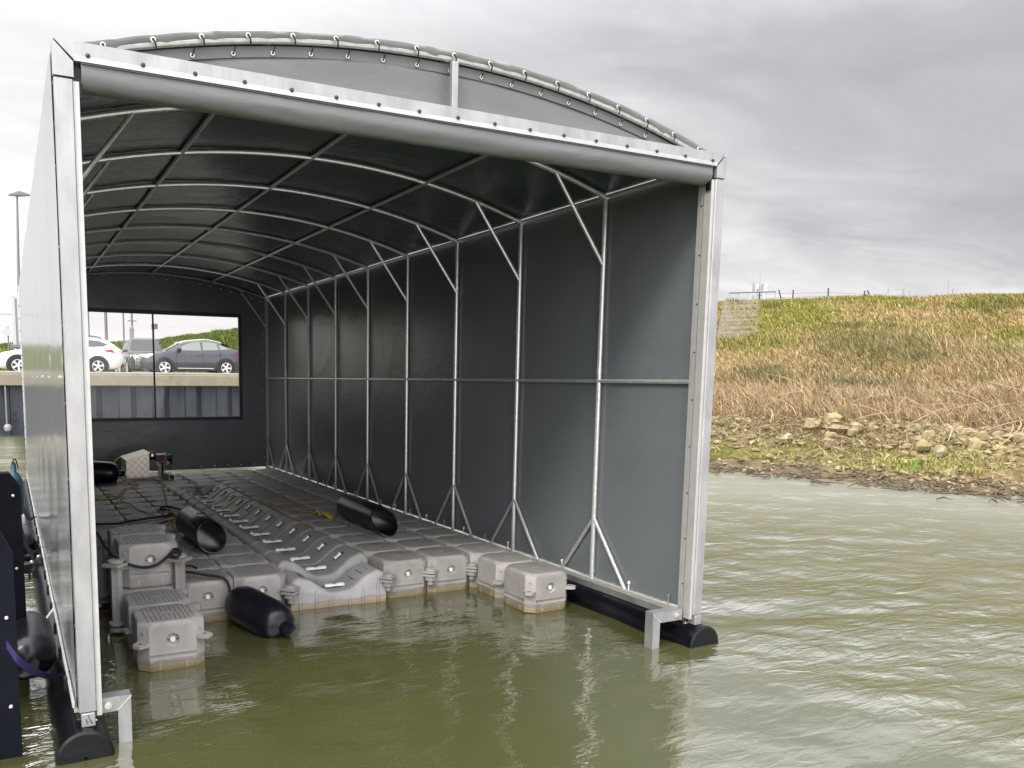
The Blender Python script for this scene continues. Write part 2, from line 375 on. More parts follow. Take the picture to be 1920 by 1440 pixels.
PROF_Z = np.array([-1.6, -0.45, -0.02, 0.10, 0.26, 0.40, 0.86, 1.30, 1.80, 2.85, 4.15, 5.40, 5.92, 6.10, 6.14, 6.14, 6.05, 2.5])
def dyke_h(t, s):
    """height at station t (float index) and across s, plus lumps"""
    i = np.clip(np.floor(t).astype(int), 0, NT_ - 2); f_ = t - i
    S = sh[i] * (1 - f_)[..., None] + sh[i + 1] * f_[..., None]; C_ = cs[i] * (1 - f_)[..., None] + cs[i + 1] * f_[..., None]
    xy = S + (C_ - S) * s[..., None]
    z = np.interp(s, PROF_S, PROF_Z)
    lump = 0.10 * np.sin(xy[..., 0] * 0.9 + 1.3 * np.sin(xy[..., 1] * 0.5)) * np.sin(xy[..., 1] * 0.7 + 0.4) + 0.05 * np.sin(xy[..., 0] * 2.3 + xy[..., 1] * 1.7)
    shore_l = 0.05 * np.sin(xy[..., 0] * 3.1 + xy[..., 1] * 4.3) + 0.04 * np.sin(xy[..., 1] * 7.7 - xy[..., 0] * 2.2)
    w = np.clip((s - 0.05) * 6, 0, 1)
    return xy[..., 0], xy[..., 1], z + lump * w + shore_l * np.clip(1 - abs(s - 0.05) * 6, 0, 1)
# where a plant-colour patch sits (used by ground and by blades)
def fbm(x, y, sc, seed, oct_=4):
    r3 = np.random.default_rng(seed); out = np.zeros_like(x); a = 1.0; tot = 0
    for o in range(oct_):
        for q in range(3):
            th = r3.uniform(0, 6.28); k = sc * (2 ** o) * r3.uniform(.7, 1.3)
            out += a / 3 * np.sin(k * (x * math.cos(th) + y * math.sin(th)) + r3.uniform(0, 6.28) + 1.5 * np.sin(k * .6 * (y * math.cos(th) - x * math.sin(th))))
        tot += a; a *= 0.6
    return out / tot
def plant_colour(x, y, s, rnd):
    """(dry amount 0..1) -> colours of grass, by place on the slope"""
    n1_ = fbm(x, y, 0.28, 11); n2_ = fbm(x, y, 1.0, 12)
    n3_ = fbm(x, y, 0.5, 14); g = np.clip(0.42 + 1.9 * n1_ + 1.3 * n3_ + 0.7 * n2_ + 0.6 * (s - 0.62) + (rnd - .5) * 0.8, 0, 1)      # green share
    g = np.where(s < 0.42, np.clip(g - 0.42, 0, 1), g)
    low_ = np.exp(-((s - 0.09) / 0.03) ** 2); g = np.clip(g + 0.45 * low_, 0, 1)
    dry1 = np.array([0.33, 0.225, 0.105]); dry2 = np.array([0.47, 0.365, 0.195]); gr1 = np.array([0.13, 0.145, 0.024]); gr2 = np.array([0.34, 0.31, 0.070])
    r_ = np.random.default_rng(5).random(len(x))[:, None]
    return (dry1 * (1 - r_) + dry2 * r_) * (1 - g)[:, None] + (gr1 * (1 - r_) + gr2 * r_) * g[:, None]
def attr_mat(name, rough=0.75, trans=0.0):
    m, t, b = mat(name, (0.2, 0.2, 0.1), rough, spec=0.15)
    a = t.new('ShaderNodeAttribute', attribute_name='plant'); t.l.new(a.outputs['Color'], b.inputs['Base Color'])
    return m, t, b
def build_dyke():
    tt = np.concatenate([np.arange(0, 24, 1.0), np.arange(24, 100, 0.34), np.arange(100, NT_ - 1, 1.0), [NT_ - 1.001]])
    ss = np.concatenate([[-0.25, -0.12, -0.05], np.linspace(-0.02, 0.26, 44), np.linspace(0.27, 1.02, 60), [1.06, 1.12, 1.2, 1.35, 1.6]])
    T, S = np.meshgrid(tt, ss); X, Y, Z = dyke_h(T, S)
    n = len(tt); m_ = len(ss); V = np.stack([X, Y, Z], -1).reshape(-1, 3); idx = np.arange(n * m_).reshape(m_, n)
    F = np.stack([idx[:-1, :-1], idx[:-1, 1:], idx[1:, 1:], idx[1:, :-1]], -1).reshape(-1, 4)
    me = bpy.data.meshes.new('dyke'); me.from_pydata(V.tolist(), [], F.tolist()); me.shade_smooth()
    x, y, s = X.ravel(), Y.ravel(), S.ravel()
    c = plant_colour(x, y, s, rng.random(len(x))) * 0.50
    far = (T.ravel() > 122); c[far] = np.array([0.115, 0.15, 0.028]) * (0.8 + 0.4 * rng.random((far.sum(), 1)))
    mud = np.clip((0.055 - s) / 0.03, 0, 1)[:, None]; c = c * (1 - mud) + np.array([0.15, 0.115, 0.075]) * mud
    rock = np.clip(1 - abs(s - 0.17) / 0.06, 0, 1)[:, None] * 0.8; c = c * (1 - rock) + np.array([0.16, 0.125, 0.08]) * rock
    a = me.color_attributes.new('plant', 'FLOAT_COLOR', 'POINT'); a.data.foreach_set('color', np.concatenate([c, np.ones((len(c), 1))], 1).astype(np.float32).ravel())
    m, t, b = attr_mat('dyke_soil', 0.9)
    geo = t.new('ShaderNodeNewGeometry'); pos = geo.outputs['Position']; at = [q for q in t.n if q.type == 'ATTRIBUTE'][0].outputs['Color']
    nz = t.noise(3.2, 6, 0.65, 0.3, vec=pos); t.l.new(t.mix(1.0, at, t.ramp(nz, [(0.3, (0.55, 0.55, 0.55)), (0.7, (1.3, 1.3, 1.3))]), 'MULTIPLY'), b.inputs['Base Color'])
    t.l.new(t.bump(t.noise(7.0, 5, 0.6, 0.2, vec=pos), 0.9, 0.10), b.inputs['Normal'])
    me.materials.append(m)
    tag_o = bpy.data.objects.new('hill', me); col.objects.link(tag_o); tag(tag_o, kind='structure')
build_dyke()
def blades_mesh(name, x, y, z, h, w, lean, colr, m, nseg=2):
    """tapered bent blades; lean = (lx, ly) horizontal tip offset"""
    N = len(x); ang = rng.random(N) * math.pi
    wx, wy = np.cos(ang) * w * .5, np.sin(ang) * w * .5
    b = np.stack([x, y, z - 0.03], -1); l = np.stack([lean[0], lean[1], np.zeros(N)], -1); upv = np.stack([np.zeros(N), np.zeros(N), h], -1); wv = np.stack([wx, wy, np.zeros(N)], -1)
    p = [b - wv, b + wv, b + upv * .6 + l * .35 - wv * .7, b + upv * .6 + l * .35 + wv * .7, b + upv + l]
    V = np.stack(p, 1).reshape(-1, 3); i0 = np.arange(N) * 5
    Q = np.stack([i0, i0 + 1, i0 + 3, i0 + 2], -1); Tt = np.stack([i0 + 2, i0 + 3, i0 + 4], -1)
    me = bpy.data.meshes.new(name); me.vertices.add(N * 5); me.vertices.foreach_set('co', V.astype(np.float32).ravel())
    loops = np.concatenate([Q.ravel(), Tt.ravel()]); me.loops.add(len(loops)); me.loops.foreach_set('vertex_index', loops.astype(np.int32))
    ls = np.concatenate([np.arange(N) * 4, N * 4 + np.arange(N) * 3]); me.polygons.add(2 * N); me.polygons.foreach_set('loop_start', ls.astype(np.int32))
    me.update(calc_edges=True); me.validate()
    a = me.color_attributes.new('plant', 'FLOAT_COLOR', 'POINT'); cc = np.repeat(colr, 5, 0)
    cc = cc * np.repeat(0.55 + 0.8 * rng.random((N, 1)), 5, 0)
    a.data.foreach_set('color', np.concatenate([cc, np.ones((len(cc), 1))], 1).astype(np.float32).ravel())
    me.materials.append(m); o = bpy.data.objects.new(name, me); col.objects.link(o); return o
grass_m, t_, b_ = attr_mat('grass_blade', 0.6); b_.inputs['Specular IOR Level'].default_value = 0.25
def scatter(n, t0, t1, s0, s1, dens=None):
    t = rng.uniform(t0, t1, n); s = rng.uniform(s0, s1, n); x, y, z = dyke_h(t, s)
    return t, s, x, y, z
def build_grass():
    # short meadow grass on the upper slope and crest
    t, s, x, y, z = scatter(120000, 26, 122, 0.30, 1.05)
    k = rng.random(len(x)); h = 0.10 + 0.20 * rng.random(len(x)) * (0.6 + 0.5 * fbm(x, y, 1.1, 21))
    c = plant_colour(x, y, s, rng.random(len(x))); th = rng.normal(2.4, 0.9, len(x)); L = h * rng.uniform(.2, .9, len(x))
    dk = (fbm(x, y, 0.75, 34) + 0.3 * (rng.random(len(x)) - .5)) > 0.47; c[dk] = c[dk] * 0.3 + np.array([0.06, 0.085, 0.02]) * 0.7; h = np.where(dk, h * 1.7, h)
    br = (fbm(x, y, 0.42, 35) + 0.3 * (rng.random(len(x)) - .5)) > 0.38; c[br] = c[br] * 0.35 + np.array([0.33, 0.215, 0.115]) * 0.65
    o = blades_mesh('meadow_grass', x, y, z, h, 0.025 + 0.03 * rng.random(len(x)), (np.cos(th) * L, np.sin(th) * L), c, grass_m)
    tag(o, 'short yellow green grass covering the upper slope of the dyke', 'grass', kind='stuff')
    # tall dry stems lower down
    t, s, x, y, z = scatter(140000, 24, 122, 0.20, 0.66)
    dens = 0.50 + 1.0 * fbm(x, y, 0.5, 31) + np.clip((0.46 - s) * 3, -0.75, 0.5); keep = rng.random(len(x)) < np.clip(dens, 0.02, 1)
    t, s, x, y, z = (q[keep] for q in (t, s, x, y, z)); N = len(x)
    h = (0.16 + 0.55 * rng.random(N) ** 2.2) * np.clip(0.75 + 0.7 * fbm(x, y, 0.6, 32), 0.3, 1.3)
    c = plant_colour(x, y, s, rng.random(N)); tint = np.array([0.36, 0.275, 0.175]); c = c * 0.45 + tint * 0.55 * (0.6 + 0.8 * rng.random((N, 1)))
    dk = fbm(x, y, 0.33, 33) + 0.25 * (rng.random(N) - .5) > 0.30; c[dk] = c[dk] * 0.25 + np.array([0.085, 0.10, 0.03]) * 0.75
    th = rng.normal(2.2, 1.2, N); L = h * rng.uniform(.1, 1.3, N)
    o = blades_mesh('dry_grass', x, y, z, h, 0.014 + 0.016 * rng.random(N), (np.cos(th) * L, np.sin(th) * L), c, grass_m)
    tag(o, 'tall dry brown grass and weeds across the lower bank', 'dry grass', kind='stuff')
    # green and yellow tufts just above the waterline
    t, s, x, y, z = scatter(34000, 24, 122, 0.04, 0.22)
    keep = rng.random(len(x)) < np.clip(0.18 + 1.3 * fbm(x, y, 0.9, 41) + 0.35 * np.exp(-((s - 0.085) / 0.03) ** 2), 0, 1)
    x, y, z, s = x[keep], y[keep], z[keep], s[keep]; N = len(x); h = 0.05 + 0.12 * rng.random(N)
    g = rng.random((N, 1)); c = np.array([0.20, 0.25, 0.05]) * g + np.array([0.40, 0.34, 0.12]) * (1 - g)
    gg = fbm(x, y, 0.7, 42) > 0.42; c[gg] = np.array([0.13, 0.24, 0.03]) * (0.7 + 0.6 * rng.random((gg.sum(), 1)))
    th = rng.random(N) * 6.28; L = h * rng.uniform(.3, 1.2, N)
    o = blades_mesh('shore_grass', x, y, z, h, 0.02 + 0.02 * rng.random(N), (np.cos(th) * L, np.sin(th) * L), c, grass_m)
    tag(o, 'low green and straw coloured growth between the shore stones', 'shore plants', kind='stuff')
    # dead flattened straw drift above the stones
    t, s, x, y, z = scatter(36000, 24, 122, 0.05, 0.34); N = len(x)
    th = rng.random(N) * 6.28; L = rng.uniform(0.25, 0.7, N); h = rng.uniform(-0.02, 0.16, N)
    keep = rng.random(N) < np.clip((s - .03) * 9, .2, 1) * np.clip(.55 + .9 * fbm(x, y, 1.0, 61), .1, 1); c = np.array([0.42, 0.315, 0.19]) * (0.35 + 0.9 * rng.random((N, 1)))
    x, y, z, th, L, h, c = (q[keep] for q in (x, y, z, th, L, h, c)); N = len(x)
    o = blades_mesh('straw', x, y, z + 0.10, h, 0.012 + 0.012 * rng.random(N), (np.cos(th) * L, np.sin(th) * L), c, grass_m)
    tag(o, 'fallen pale straw lying in drifts above the shore stones', 'straw', kind='stuff')
    # far dyke behind the car park
    t, s, x, y, z = scatter(60000, 140, 222, 0.42, 1.03); N = len(x); h = 0.15 + 0.25 * rng.random(N)
    c = (np.array([0.10, 0.135, 0.022]) * (0.7 + 0.7 * rng.random((N, 1)))); th = rng.random(N) * 6.28; L = h * .5
    o = blades_mesh('far_grass', x, y, z, h, 0.09 + 0.06 * rng.random(N), (np.cos(th) * L, np.sin(th) * L), c, grass_m)
    tag(o, 'green grass on the far dyke behind the parked cars', 'grass', kind='stuff')
build_grass()
def rock_shape(mb, c, r, seed):
    r4 = np.random.default_rng(seed); n = 8; m_ = 5; V = []; ph = r4.uniform(0, 6.28, 8); sq = r4.uniform(.6, 1.15, 3)
    rot = r4.uniform(0, 6.28); cr_, sr_ = math.cos(rot), math.sin(rot)
    pl = [(Vector(r4.normal(0, 1, 3)).normalized(), r4.uniform(.42, .80)) for _ in range(10)]
    rings = []
    for j in range(m_ + 1):
        la = -math.pi / 2 + math.pi * j / m_
        ring = []
        for i in range(n):
            lo = 2 * math.pi * i / n + j * .3
            d = Vector((math.cos(la) * math.cos(lo), math.cos(la) * math.sin(lo), math.sin(la)))
            k = 1.0
            for nn, dd in pl:
                q = d.dot(nn)
                if q > 1e-3: k = min(k, dd / q)
            p = Vector((d.x * k * sq[0], d.y * k * sq[1], d.z * k * sq[2] * .7)) * r
            ring.append((c[0] + p.x * cr_ - p.y * sr_, c[1] + p.x * sr_ + p.y * cr_, c[2] + p.z))
        rings.append(ring)
    mb.loft(rings, True, True, True)
stone_m, t_, b_ = mat('basalt_stone', (0.30, 0.25, 0.17), 0.85)
geo = t_.new('ShaderNodeNewGeometry'); nz = t_.noise(5, 5, 0.65, 0.2, vec=geo.outputs['Position'])
ri = geo.outputs['Random Per Island']
cc = t_.mix(1.0, t_.ramp(ri, [(0.0, (0.14, 0.11, 0.07)), (0.35, (0.30, 0.23, 0.14)), (0.65, (0.27, 0.235, 0.10)), (0.9, (0.31, 0.25, 0.165)), (1.0, (0.37, 0.325, 0.25))]), t_.ramp(nz, [(0.3, (0.6, 0.6, 0.55)), (0.7, (1.3, 1.3, 1.2))]), 'MULTIPLY')
t_.l.new(cc, b_.inputs['Base Color']); t_.l.new(t_.bump(t_.noise(18, 4, .6, 0, vec=geo.outputs['Position']), 0.6, 0.02), b_.inputs['Normal'])
def build_stones():
    mb = MB(); k = 0
    for i in range(3600):
        t = rng.uniform(24, 112); s = abs(rng.normal(0.165, 0.038)) if i % 4 else rng.uniform(0.0, 0.06)
        x, y, z = (float(q[0]) for q in dyke_h(np.array([t]), np.array([s])))
        dens = 0.6 + 0.9 * float(fbm(np.array([x]), np.array([y]), 0.5, 51)[0])
        if rng.random() > dens: continue
        r = rng.uniform(0.05, 0.16) if i % 4 else rng.uniform(0.04, 0.10)
        rock_shape(mb, (x, y, z + r * .25), r, i); k += 1
    o = mb.build('rubble', stone_m, smooth=25); tag(o, 'loose tumbled stones covering the foot of the bank', 'stones', kind='stuff')
    n = 0
    for i in range(26):
        t = rng.uniform(52, 84); s = rng.uniform(0.105, 0.20); x, y, z = (float(q[0]) for q in dyke_h(np.array([t]), np.array([s])))
        r = rng.uniform(0.20, 0.34); mb = MB(); rock_shape(mb, (x, y, z + r * .3), r, 9000 + i)
        o = mb.build('boulder', stone_m, smooth=25, origin=(x, y, z))
        tag(o, 'large pale lichened stone lying in the rubble at the foot of the bank', 'boulder', 'larger stones on the bank')
    mb = MB()
    for i in range(420):
        t = rng.uniform(26, 94); s = rng.normal(0.012, 0.022); x, y, z = (float(q[0]) for q in dyke_h(np.array([t]), np.array([s])))
        a = rng.uniform(0, 6.28); L = rng.uniform(.15, .6); z = max(z, 0.0) + 0.03
        mb.tube([(x, y, z), (x + math.cos(a) * L * .5, y + math.sin(a) * L * .5, z + rng.uniform(0, .08)), (x + math.cos(a + .4) * L, y + math.sin(a + .4) * L, z)], [0.014, 0.018, 0.005], 5)
    o = mb.build('driftwood', M_('wet_drift', (0.088, 0.066, 0.036), 0.7, var=.4, vscale=3)); tag(o, 'dark wet twigs and weed washed up along the waterline', 'driftwood', kind='stuff')
    mb = MB()
    for i in range(150):
        t = rng.uniform(26, 94); s = rng.uniform(0.13, 0.34); x, y, z = (float(q[0]) for q in dyke_h(np.array([t]), np.array([s])))
        a = rng.uniform(0, 6.28); L = rng.uniform(.5, 1.6); e = rng.uniform(-.05, .5)
        mb.tube(cr([(x, y, z + .05), (x + math.cos(a) * L * .5, y + math.sin(a) * L * .5, z + L * e * .6 + .1), (x + math.cos(a + .3) * L, y + math.sin(a + .3) * L, z + L * e + .05)], 3), [0.013] * 4 + [0.010, 0.007, 0.004], 4)
    o = mb.build('dead_stems', M_('dead_stem', (0.40, 0.31, 0.20), 0.8, var=.3, vscale=2)); tag(o, 'bleached dead stems and twigs lying across the lower bank', 'dead stems', kind='stuff')
build_stones()

# ------------------------------------------------------------------ quay with car park
gravel, t_, b_ = mat('yard_gravel', (0.33, 0.27, 0.19), 0.9)
t_.l.new(t_.ramp(t_.noise(1.2, 6, .7, .2), [(0.3, (0.26, 0.21, 0.14)), (0.7, (0.42, 0.35, 0.25))]), b_.inputs['Base Color'])
mb = MB(); mb.box((-160, 28.1, -0.6), (8.0, 190, 2.22)); tag(mb.build('ground', gravel, smooth=0), kind='structure')
conc, t_, b_ = mat('quay_concrete', (0.42, 0.37, 0.29), 0.85)
nz = t_.noise(1.6, 6, .65, .2, stretch=(1, 1, 1)); sp = t_.noise(9, 4, .7, .1)
c1 = t_.ramp(nz, [(0.25, (0.19, 0.165, 0.12)), (0.75, (0.31, 0.275, 0.21))])
t_.l.new(t_.mix(t_.math('MULTIPLY', t_.math('SUBTRACT', sp, 0.66), 9.0, True), c1, (0.12, 0.09, 0.06)), b_.inputs['Base Color'])
quay = thing('quay_wall', 'concrete capped quay wall of dark steel sheet piling below the parked cars', 'quay wall', (-1, 27.5, 0))
mb = MB(); mb.box((-70, 27.42, 1.82), (8.0, 28.1, 2.26), 0.03); mb.build('concrete_cap', conc, quay)
mb = MB(); mb.box((-70, 27.5, 2.262), (8.0, 27.68, 2.35), 0.02); mb.build('edge_beam', M_('edge_beam', (0.34, 0.33, 0.30), 0.6, var=.12, vscale=4), quay)
pile, t_, b_ = mat('sheet_pile_steel', (0.10, 0.115, 0.145), 0.5, 0.2)
zz_ = t_.xyz()[2]; nz = t_.noise(1.1, 6, .65, .3, stretch=(2.5, 1, .6))
c1 = t_.ramp(nz, [(0.25, (0.014, 0.018, 0.026)), (0.75, (0.042, 0.049, 0.066))])
band = t_.math('MULTIPLY', t_.math('SUBTRACT', 0.16, t_.math('ABSOLUTE', t_.math('SUBTRACT', zz_, t_.math('ADD', 0.62, t_.math('MULTIPLY', nz, .3))))), 7.0, True)
c1 = t_.mix(t_.math('MULTIPLY', band, 0.75), c1, (0.035, 0.038, 0.045))
t_.l.new(c1, b_.inputs['Base Color'])
pts = []; x = -70.0
while x < 8.0:
    pts += [(x, 27.62), (x + 0.42, 27.62), (x + 0.66, 27.82), (x + 1.01, 27.82)]; x += 1.25
mb = MB(); mb.sheet(lambda u, v: (pts[u][0], pts[u][1], v), list(range(len(pts))), [-1.0, 0.0, 0.5, 1.0, 1.85]); mb.build('sheet_piling', pile, quay, smooth=0, fixn=False)
mb = MB()
for a in np.arange(-69, 8, 1.25): mb.box((a + 0.19, 27.595, 0.05), (a + 0.21, 27.64, 1.80))
mb.build('pile_seam', M_('seam_dark', (0.03, 0.03, 0.035), .6), quay, smooth=0)
lad = thing('mooring_post', 'grey steel bollard ring bolted on the quay piling above the water at left', 'mooring ring', (-5.13, 27.4, 0.3))
mb = MB(); mb.lathe([(0.02, -.12), (0.11, -.11), (0.13, -.02), (0.13, .05), (0.09, .11), (0.03, .13)], (-5.13, 27.30, 0.33), 'Z', 14); mb.build('bollard_head', M_('grey_iron', (.30, .31, .32), .6, .3), lad)
mb = MB(); mb.tube([(-5.15, 27.42, 0.4), (-5.15, 27.40, 1.8)], 0.03, 8); mb.build('chain_guide', M_('grey_iron_rail', (.22, .23, .25), .6, .3), lad)
for a, b in ((-5.42, .60), (-5.42, .84), (-4.9, .62), (-4.9, .85)):
    mb = MB(); mb.box((a - .05, 27.52, b - .04), (a + .05, 27.60, b + .04)); mb.build('bolt_plate', pile, lad, smooth=0)

# ------------------------------------------------------------------ vehicles
glass_dk = M_('car_glass', (0.02, 0.026, 0.03), 0.05, 0, spec=0.8)
glass_lt = M_('car_glass_clear', (0.16, 0.19, 0.17), 0.05, 0, spec=0.8)
tyre_m = M_('tyre', (0.014, 0.014, 0.015), 0.75)
rim_m = M_('alloy_rim', (0.66, 0.66, 0.67), 0.35, 0.55)
clad_m = M_('black_cladding', (0.022, 0.023, 0.025), 0.55)
red_l = M_('tail_lamp', (0.55, 0.012, 0.018), 0.2)
clear_l = M_('head_lamp', (0.55, 0.57, 0.58), 0.12, 0.3)
def paint(name, c, coat=0.6):
    m, t, b = mat(name, c, 0.32); b.inputs['Coat Weight'].default_value = coat; b.inputs['Coat Roughness'].default_value = 0.06; return m
def interp(p, x): return float(np.interp(x, [q[0] for q in p], [q[1] for q in p]))
def make_car(name, label, x_front, y_side, z0, sgn, L, wb0, wb1, wr, W, top, belt, gh, body_m, glass, spokes, style, group, turn=0):
    """x grows from nose (0) to tail (L); sgn = +1 nose to the left (-X). y_side = near side; the car extends to +Y."""
    o = thing(name, label, 'car', (x_front + sgn * L * .5, y_side + W * .5, z0), group)
    fx = lambda u: x_front + sgn * u
    yc = y_side + W * .5
    # lower body: rings along the length
    st = sorted(set(list(np.linspace(0, L, 30)) + [0.02, 0.06, 0.14, L - .02, L - .07, L - .16]))
    rings = []
    for u in st:
        e = min(u, L - u); hw = W * .5 * (1 - 0.30 * max(0, 1 - e / 0.42) ** 2.2)
        zb = 0.20 + 0.16 * max(0, 1 - e / 0.5) ** 2; zt = interp(belt, u)
        zm = zb + (zt - zb) * .45
        P = [(-hw * .86, zb), (-hw * .97, zb + .10), (-hw, zm), (-hw * .985, zm + (zt - zm) * .6), (-hw * .93, zt - .02), (-hw * .82, zt)]
        rings.append([(fx(u), yc + a, z0 + b) for a, b in P] + [(fx(u), yc - a, z0 + b) for a, b in reversed(P)])
    mb = MB(); mb.loft(rings, True, True, True); body = mb.build('body', body_m, o, smooth=50)
    # greenhouse: roof skin with tumblehome
    rings = []
    for u, z in top:
        zt = interp(belt, u) - .03; hb = W * .5 * .83; hr = W * .5 * (.83 - .26 * min(1, max(0, (z - zt)) / .5)); z = max(z, zt + .004)
        P = [(-hb, zt), (-(hb * .45 + hr * .55), zt + (z - zt) * .6), (-hr, z - .035 * min(1, (z - zt) * 5)), (-hr * .7, z)]
        rings.append([(fx(u), yc + a, z0 + b) for a, b in P] + [(fx(u), yc - a, z0 + b) for a, b in reversed(P)])
    mb = MB(); mb.loft(rings, True, True, True); mb.build('roof', body_m, o, smooth=50)
    # side windows: polygons lying just outside the cabin sides
    def side_pt(u, z, k, off):
        zt = interp(belt, u) - .03; zr = interp(top, u); hb = W * .5 * .83; f_ = max(0, min(1, (z - zt) / max(.05, zr - zt)))
        hr = W * .5 * (.83 - .26 * min(1, max(0, zr - zt) / .5)); yy = hb + (hr - hb) * min(1, f_ / .6 * .55 if f_ < .6 else .55 + (f_ - .6) / .4 * .45) + off
        return (fx(u), yc - k * yy, z0 + z)
    for poly in gh:
        for k in (1, -1):
            mb = MB(); mb.prism(poly, lambda u, v, q, k=k: side_pt(u, v, k, .006 + (.006 if q else -.01))); mb.build('window', glass, o, smooth=0)
    # wind- and rear screen
    for (u0, z_0, u1, z1) in style['screens']:
        mb = MB(); n_ = Vector((-(z1 - z_0) , 0, (u1 - u0) * 1)).normalized(); n_ = n_ if n_.z > 0 else -n_
        mb.add([(fx(u) + sgn * n_.x * d, yc + y_, z0 + z + n_.z * d) for d in (0.012,) for u, z, w_ in ((u0, z_0, .40), (u1, z1, .31)) for y_ in (-W * w_, W * w_)], [(0, 1, 3, 2)]); mb.build('windscreen', glass, o, smooth=0)
    # wheels, arches, sills
    for u in (wb0, wb1):
        for k in (1, -1):
            yo = yc - k * W * .5
            mb = MB(); A = ((1, 0, 0), (0, 0, 1), (0, -k, 0))
            mb.prism([(math.cos(a) * (wr + .085), math.sin(a) * (wr + .085)) for a in np.linspace(R(-24), R(204), 26)] + [(math.cos(a) * (wr + .015), math.sin(a) * (wr + .015)) for a in np.linspace(R(204), R(-24), 26)],
                     lambda a, b, q: (fx(u) + a, yo - k * (.012 if q else -.06), z0 + wr + b)); mb.build('wheel_arch', style.get('arch', clad_m), o, smooth=0)
            mb = MB(); mb.lathe([(wr + .03, -.12), (wr + .03, .004)], (fx(u), yo, z0 + wr), A, 26); mb.build('wheel_well', tyre_m, o, smooth=0)
            wh = thing('wheel', None, None, (0, 0, 0)); wh.parent = o
            mb = MB(); mb.lathe([(wr * .66, .010), (wr * .72, .026), (wr * .93, .026), (wr, .0), (wr, -.15), (wr * .6, -.15)], (fx(u), yo, z0 + wr), A, 28); mb.build('tyre', tyre_m, wh)
            mb = MB(); mb.lathe([(wr * .67, .0), (wr * .67, .02), (wr * .61, .022), (wr * .60, .0)], (fx(u), yo, z0 + wr), A, 28, False)
            for i in range(spokes):
                a = 2 * math.pi * i / spokes + .3 + u; d = Vector((math.cos(a), 0, math.sin(a))); tt_ = Vector((-math.sin(a), 0, math.cos(a))); c0 = Vector((fx(u), yo - k * .018, z0 + wr))
                q = [c0 + tt_ * wr * .07, c0 - tt_ * wr * .07, c0 + d * wr * .62 - tt_ * wr * .17, c0 + d * wr * .62 + tt_ * wr * .10]
                mb.add(q + [v + Vector((0, k * .02, 0)) for v in q], [(0, 1, 2, 3), (7, 6, 5, 4), (0, 3, 7, 4), (1, 0, 4, 5), (2, 1, 5, 6), (3, 2, 6, 7)])
            mb.lathe([(wr * .15, -.0), (wr * .15, .026), (.01, .028)], (fx(u), yo, z0 + wr), A, 14); mb.build('rim', rim_m, wh, smooth=30)
    mb = MB()
    for k in (1, -1): mb.box((fx(wb0 + wr + .1), yc - k * (W * .5 + .010), z0 + .19), (fx(wb1 - wr - .1), yc - k * (W * .5 - .08), z0 + .33), .02)
    mb.build('sill', clad_m, o)
    if style.get('trim'):
        mb = MB(); mb.box((fx(wb0 + wr + .2), y_side - .016, z0 + .285), (fx(wb1 - wr - .2), y_side + .0, z0 + .31)); mb.build('sill_trim', rim_m, o, smooth=0)
    # bumpers, lamps, handles, mirrors, seams
    mb = MB(); e0 = .05
    mb.box((fx(-.01), yc - W * .38, z0 + .27), (fx(.12), yc + W * .38, z0 + .43), .03); mb.box((fx(L - .12), yc - W * .38, z0 + .30), (fx(L + .01), yc + W * .38, z0 + .46), .03); mb.build('bumper', clad_m, o)
    for poly, m_ in style['lamps']:
        for k in (1, -1):
            mb = MB()
            def lp(u, v, q, k=k):
                e = min(u, L - u); hw = W * .5 * (1 - 0.30 * max(0, 1 - max(0, e) / 0.42) ** 2.2) * .975
                return (fx(u), yc - k * (hw + (.018 if q else -.05)), z0 + v)
            mb.prism(poly, lp); mb.build('headlight' if m_ is clear_l else 'tail_light', m_, o, smooth=0)
    for u in style['doors']:
        mb = MB(); zt = interp(belt, u); mb.box((fx(u), y_side - .004, z0 + .36), (fx(u + .012), y_side + .02, z0 + zt - .06)); mb.build('door_seam', clad_m, o, smooth=0)
    for u in style['handles']:
        mb = MB(); zt = interp(belt, u); mb.box((fx(u), y_side - .012, z0 + zt - .17), (fx(u + .2), y_side + .04, z0 + zt - .135), .01); mb.build('door_handle', body_m, o)
    u = style['mirror']; mb = MB(); zt = interp(belt, u)
    for k in (1, -1): mb.box((fx(u), yc - k * (W * .5 + .13), z0 + zt - .01), (fx(u + .17), yc - k * (W * .5 - .1), z0 + zt + .13), .04)
    mb.build('mirror', style.get('mirror_m', body_m), o)
    o.rotation_euler = (0, 0, turn)
    if style.get('rails'):
        mb = MB()
        for k in (-1, 1): mb.tube(cr([(fx(u_), yc - k * W * .33, z0 + interp(top, u_) + d) for u_, d in style['rails']], 4), .02, 6)
        mb.build('roof_rail', style.get('rail_m', clad_m), o)
    return o
white_p = paint('white_paint', (0.78, 0.78, 0.77)); grey_p = paint('blue_grey_paint', (0.045, 0.050, 0.068)); dark_p = paint('dark_green_paint', (0.03, 0.035, 0.033)); silver_p = paint('silver_paint', (0.5, 0.51, 0.51))
Z0 = 2.222
